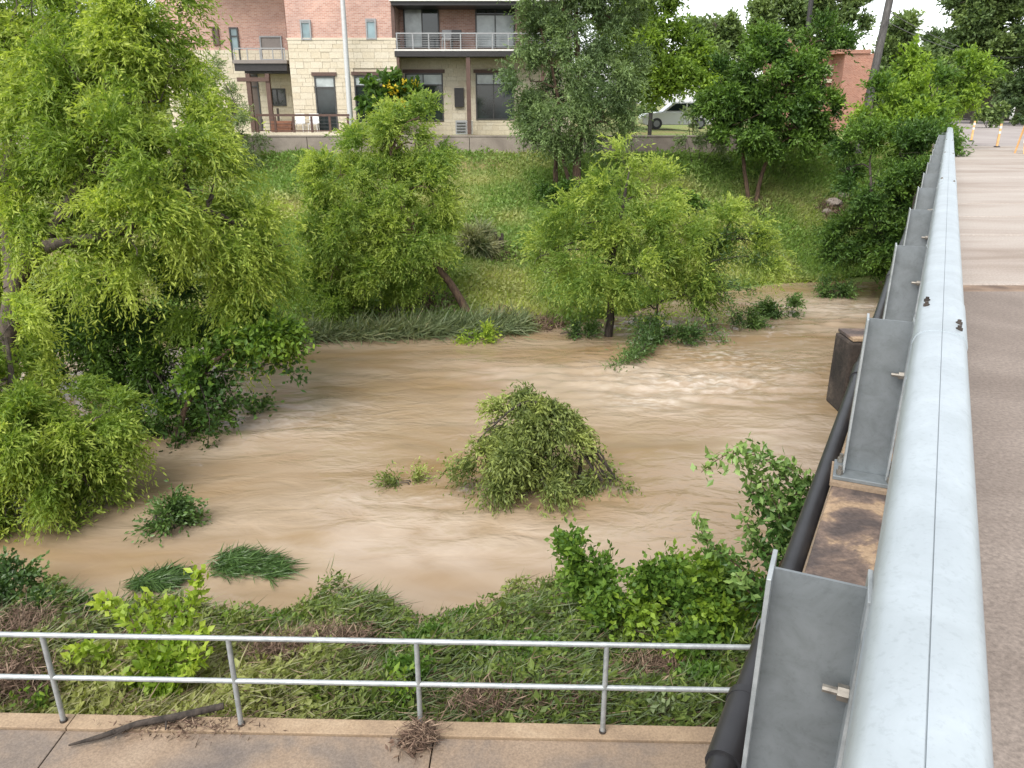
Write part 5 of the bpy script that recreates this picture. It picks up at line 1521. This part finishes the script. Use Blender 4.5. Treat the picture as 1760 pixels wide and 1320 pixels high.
# bright yellow green sapling behind the handrail
def NP(px, py, D): return P(px, py, D)
yb = G(270, 1215); Dy = yb[1] + 0.25; ybu = under(yb, 0.05)
Y_p = [[ybu, NP(290, 1130, Dy), NP(320, 1060, Dy + .3), NP(335, 1020, Dy + .4), NP(342, 985, Dy + .4)], [ybu, NP(240, 1120, Dy), NP(225, 1060, Dy + .2), NP(200, 1045, Dy + .3), NP(172, 1032, Dy + .3)], [ybu, NP(200, 1150, Dy), NP(150, 1110, Dy), NP(120, 1130, Dy)],
       [ybu, NP(300, 1130, Dy), NP(355, 1080, Dy + .2)], [ybu, NP(270, 1120, Dy), NP(265, 1060, Dy + .3), NP(250, 1030, Dy + .3)], [ybu, NP(320, 1150, Dy), NP(350, 1120, Dy)], [ybu, NP(210, 1180, Dy), NP(150, 1175, Dy), NP(125, 1190, Dy)], [ybu, NP(230, 1190, Dy - .1), NP(190, 1215, Dy - .15)],
       [ybu, NP(260, 1150, Dy - .05), NP(240, 1110, Dy)], [ybu, NP(300, 1170, Dy - .1), NP(330, 1150, Dy - .1)], [ybu, NP(250, 1180, Dy - .15), NP(215, 1160, Dy - .15)], [NP(320, 1060, Dy + .3), NP(300, 1040, Dy + .4), NP(280, 1045, Dy + .4)], [ybu, NP(290, 1180, Dy - .15), NP(300, 1210, Dy - .2)]]
sapling('bright_sapling', 'bright yellow green sapling poking through the handrail on the left', yb, Y_p, 'sapling', 190, 0.10, 0.068, 132, 0.012, 0.045)
db0 = G(25, 1075)
hd = pb([(20, 1000, 34, 9.4), (70, 1030, 34, 9.2), (15, 1050, 36, 9.0), (110, 1055, 24, 9.0), (-40, 1020, 50, 9.2)])
mound('dark_bush', 'low dark green bush at the water edge on the far left of the handrail', 'bush', hd, 'wet_green', 6500, 0.08, 0.05, seed=141, sub=0.22, droop=0.4, twig=0.3, k=7, flat=0.3)
s1 = G(1137, 1235); sapling('weed_sprout', 'small pale green weed at the walkway edge right of the last handrail post', s1, [[s1, s1 + (dx, dy, 0.2)] for dx, dy in ((-0.12, 0), (0.1, 0), (0, 0.05), (0.02, -0.06), (-0.06, -0.05), (0.15, 0.05))], 'pale_leaf', 60, 0.085, 0.055, 133, 0.005, 0.03, 'weed')
s1 = G(690, 1235); sapling('weed_sprout', 'tall fresh green weed at the foot of the third handrail post', s1, [[s1, s1 + (dx, dy, h_)] for dx, dy, h_ in ((-0.12, 0, .35), (0.1, 0, .4), (0, 0.05, .5), (0.02, -0.06, .3), (-0.18, -0.0, .25), (0.05, 0.08, .55), (-.08, .05, .5))], 'broad', 60, 0.09, 0.05, 134, 0.006, 0.035, 'weed')
s1 = G(55, 1225); sapling('weed_sprout', 'little green weed at the walkway edge left of the first handrail post', s1, [[s1, s1 + (dx, dy, h_)] for dx, dy, h_ in ((-0.12, 0, .25), (0.1, 0, .25), (0, 0.05, .3), (0.2, 0.05, .3))], 'broad', 60, 0.08, 0.045, 135, 0.005, 0.03, 'weed')

# ---------------------------------------------------------------- debris on the walkway
a = PZ(118, 1281, 1.21); b = PZ(385, 1216, 1.25)
t = empty('fallen_branch', a, 'dark crooked branch lying across the walkway edge', 'branch')
mb = MB(); mb.tube([a, a + (b - a) * 0.2 + UP * 0.012, a + (b - a) * 0.42 + np.array((0.0, 0.035, 0.03)), a + (b - a) * 0.7 + np.array((0.0, -0.01, 0.035)), b + UP * 0.02], [0.010, 0.026, 0.031, 0.038, 0.034], 9)
mb.build('limb', M['bark_dark'], t, smooth=True)
mb = MB(); c = a + (b - a) * 0.62 + UP * 0.03; mb.tube([c, c + np.array((0.05, -0.14, 0.0))], [0.014, 0.006], 6); c = a + (b - a) * 0.35 + UP * 0.02; mb.tube([c, c + np.array((-0.1, -0.10, 0.0))], [0.012, 0.005], 6)
mb.build('side_twig', M['bark_dark'], t, smooth=True)
def litter(name, label, centre, r, n, L, W, h, seed, mat='dead', stretch=(1, 1)):
    q = np.random.default_rng(seed)
    p = np.stack([q.normal(size=n) * r * stretch[0], q.normal(size=n) * r * stretch[1], q.random(n) ** 1.6 * h], 1) + np.array(centre)
    d = norm(q.normal(size=(n, 3)) * np.array((1, 1, 0.45)))
    v, f = leaf_arrays(p, d, L, W, q, 0.0)
    return np_mesh(name, v, f), label
c = PZ(722, 1275, 1.2)
t = empty('debris_clump', c, 'brown tangle of twigs and leaves snagged at the foot of the third handrail post', 'debris')
me, _ = litter('twigs', '', c + np.array((0.0, 0.03, 0)), 0.075, 700, 0.12, 0.010, 0.16, 5); link_mesh('twigs', me, M['dead'], t)
me, _ = litter('dead_leaves', '', c + np.array((-0.09, -0.03, 0)), 0.08, 160, 0.07, 0.03, 0.04, 6); link_mesh('dead_leaves', me, M['dead'], t)
c = PZ(330, 1245, 1.2)
me, _ = litter('leaf_litter', '', c, 0.28, 420, 0.09, 0.014, 0.04, 7, stretch=(1.3, .3))
setp(link_mesh('leaf_litter', me, M['dead']), 'scattered dead leaves and twigs washed onto the walkway', kind='stuff')

scatter('flood_debris', 'pale brown drift and bare twigs stranded under the middle willow', 'dead', fx_clumps([gp(700, 530, 0.15, 1.0), gp(745, 525, 0.15, 0.9), gp(670, 540, 0.15, 0.8), gp(860, 552, 0.12, 1.0), gp(935, 560, 0.1, 0.8), gp(860, 440, 0.1, 0.7), gp(1430, 365, 0.15, 0.8), gp(1300, 362, 0.1, 0.8), gp(1000, 355, 0.1, 0.8)]), 7000, 0.22, 0.035, 118, (0.2, 0, 0), 0.1, 0.9, 0.3)
rk = np.random.default_rng(77)
for i, (px, py, r_) in enumerate(((1432, 352, 0.42), (1448, 338, 0.30), (1420, 366, 0.26))):
    g = G(px, py)
    q = norm(rk.normal(size=(60, 3)))
    import bmesh
    bm = bmesh.new()
    for k in q: bm.verts.new(tuple(k * np.array((r_, r_ * .8, r_ * .6)) * rk.uniform(0.85, 1.1)))
    bmesh.ops.convex_hull(bm, input=bm.verts)
    for w in [w for w in bm.verts if not w.link_faces]: bm.verts.remove(w)
    me = bpy.data.meshes.new('rock'); bm.to_mesh(me); bm.free()
    o = link_mesh('rock', me, M['wallconc'], None, (g[0], g[1], g[2] + r_ * 0.15))
    setp(o, ['largest pale grey rock on the bank beside the dark bushy tree', 'middle sized pale rock just above the largest one', 'smallest pale rock just below the largest one'][i], 'rock', 'pale rocks on the far bank')
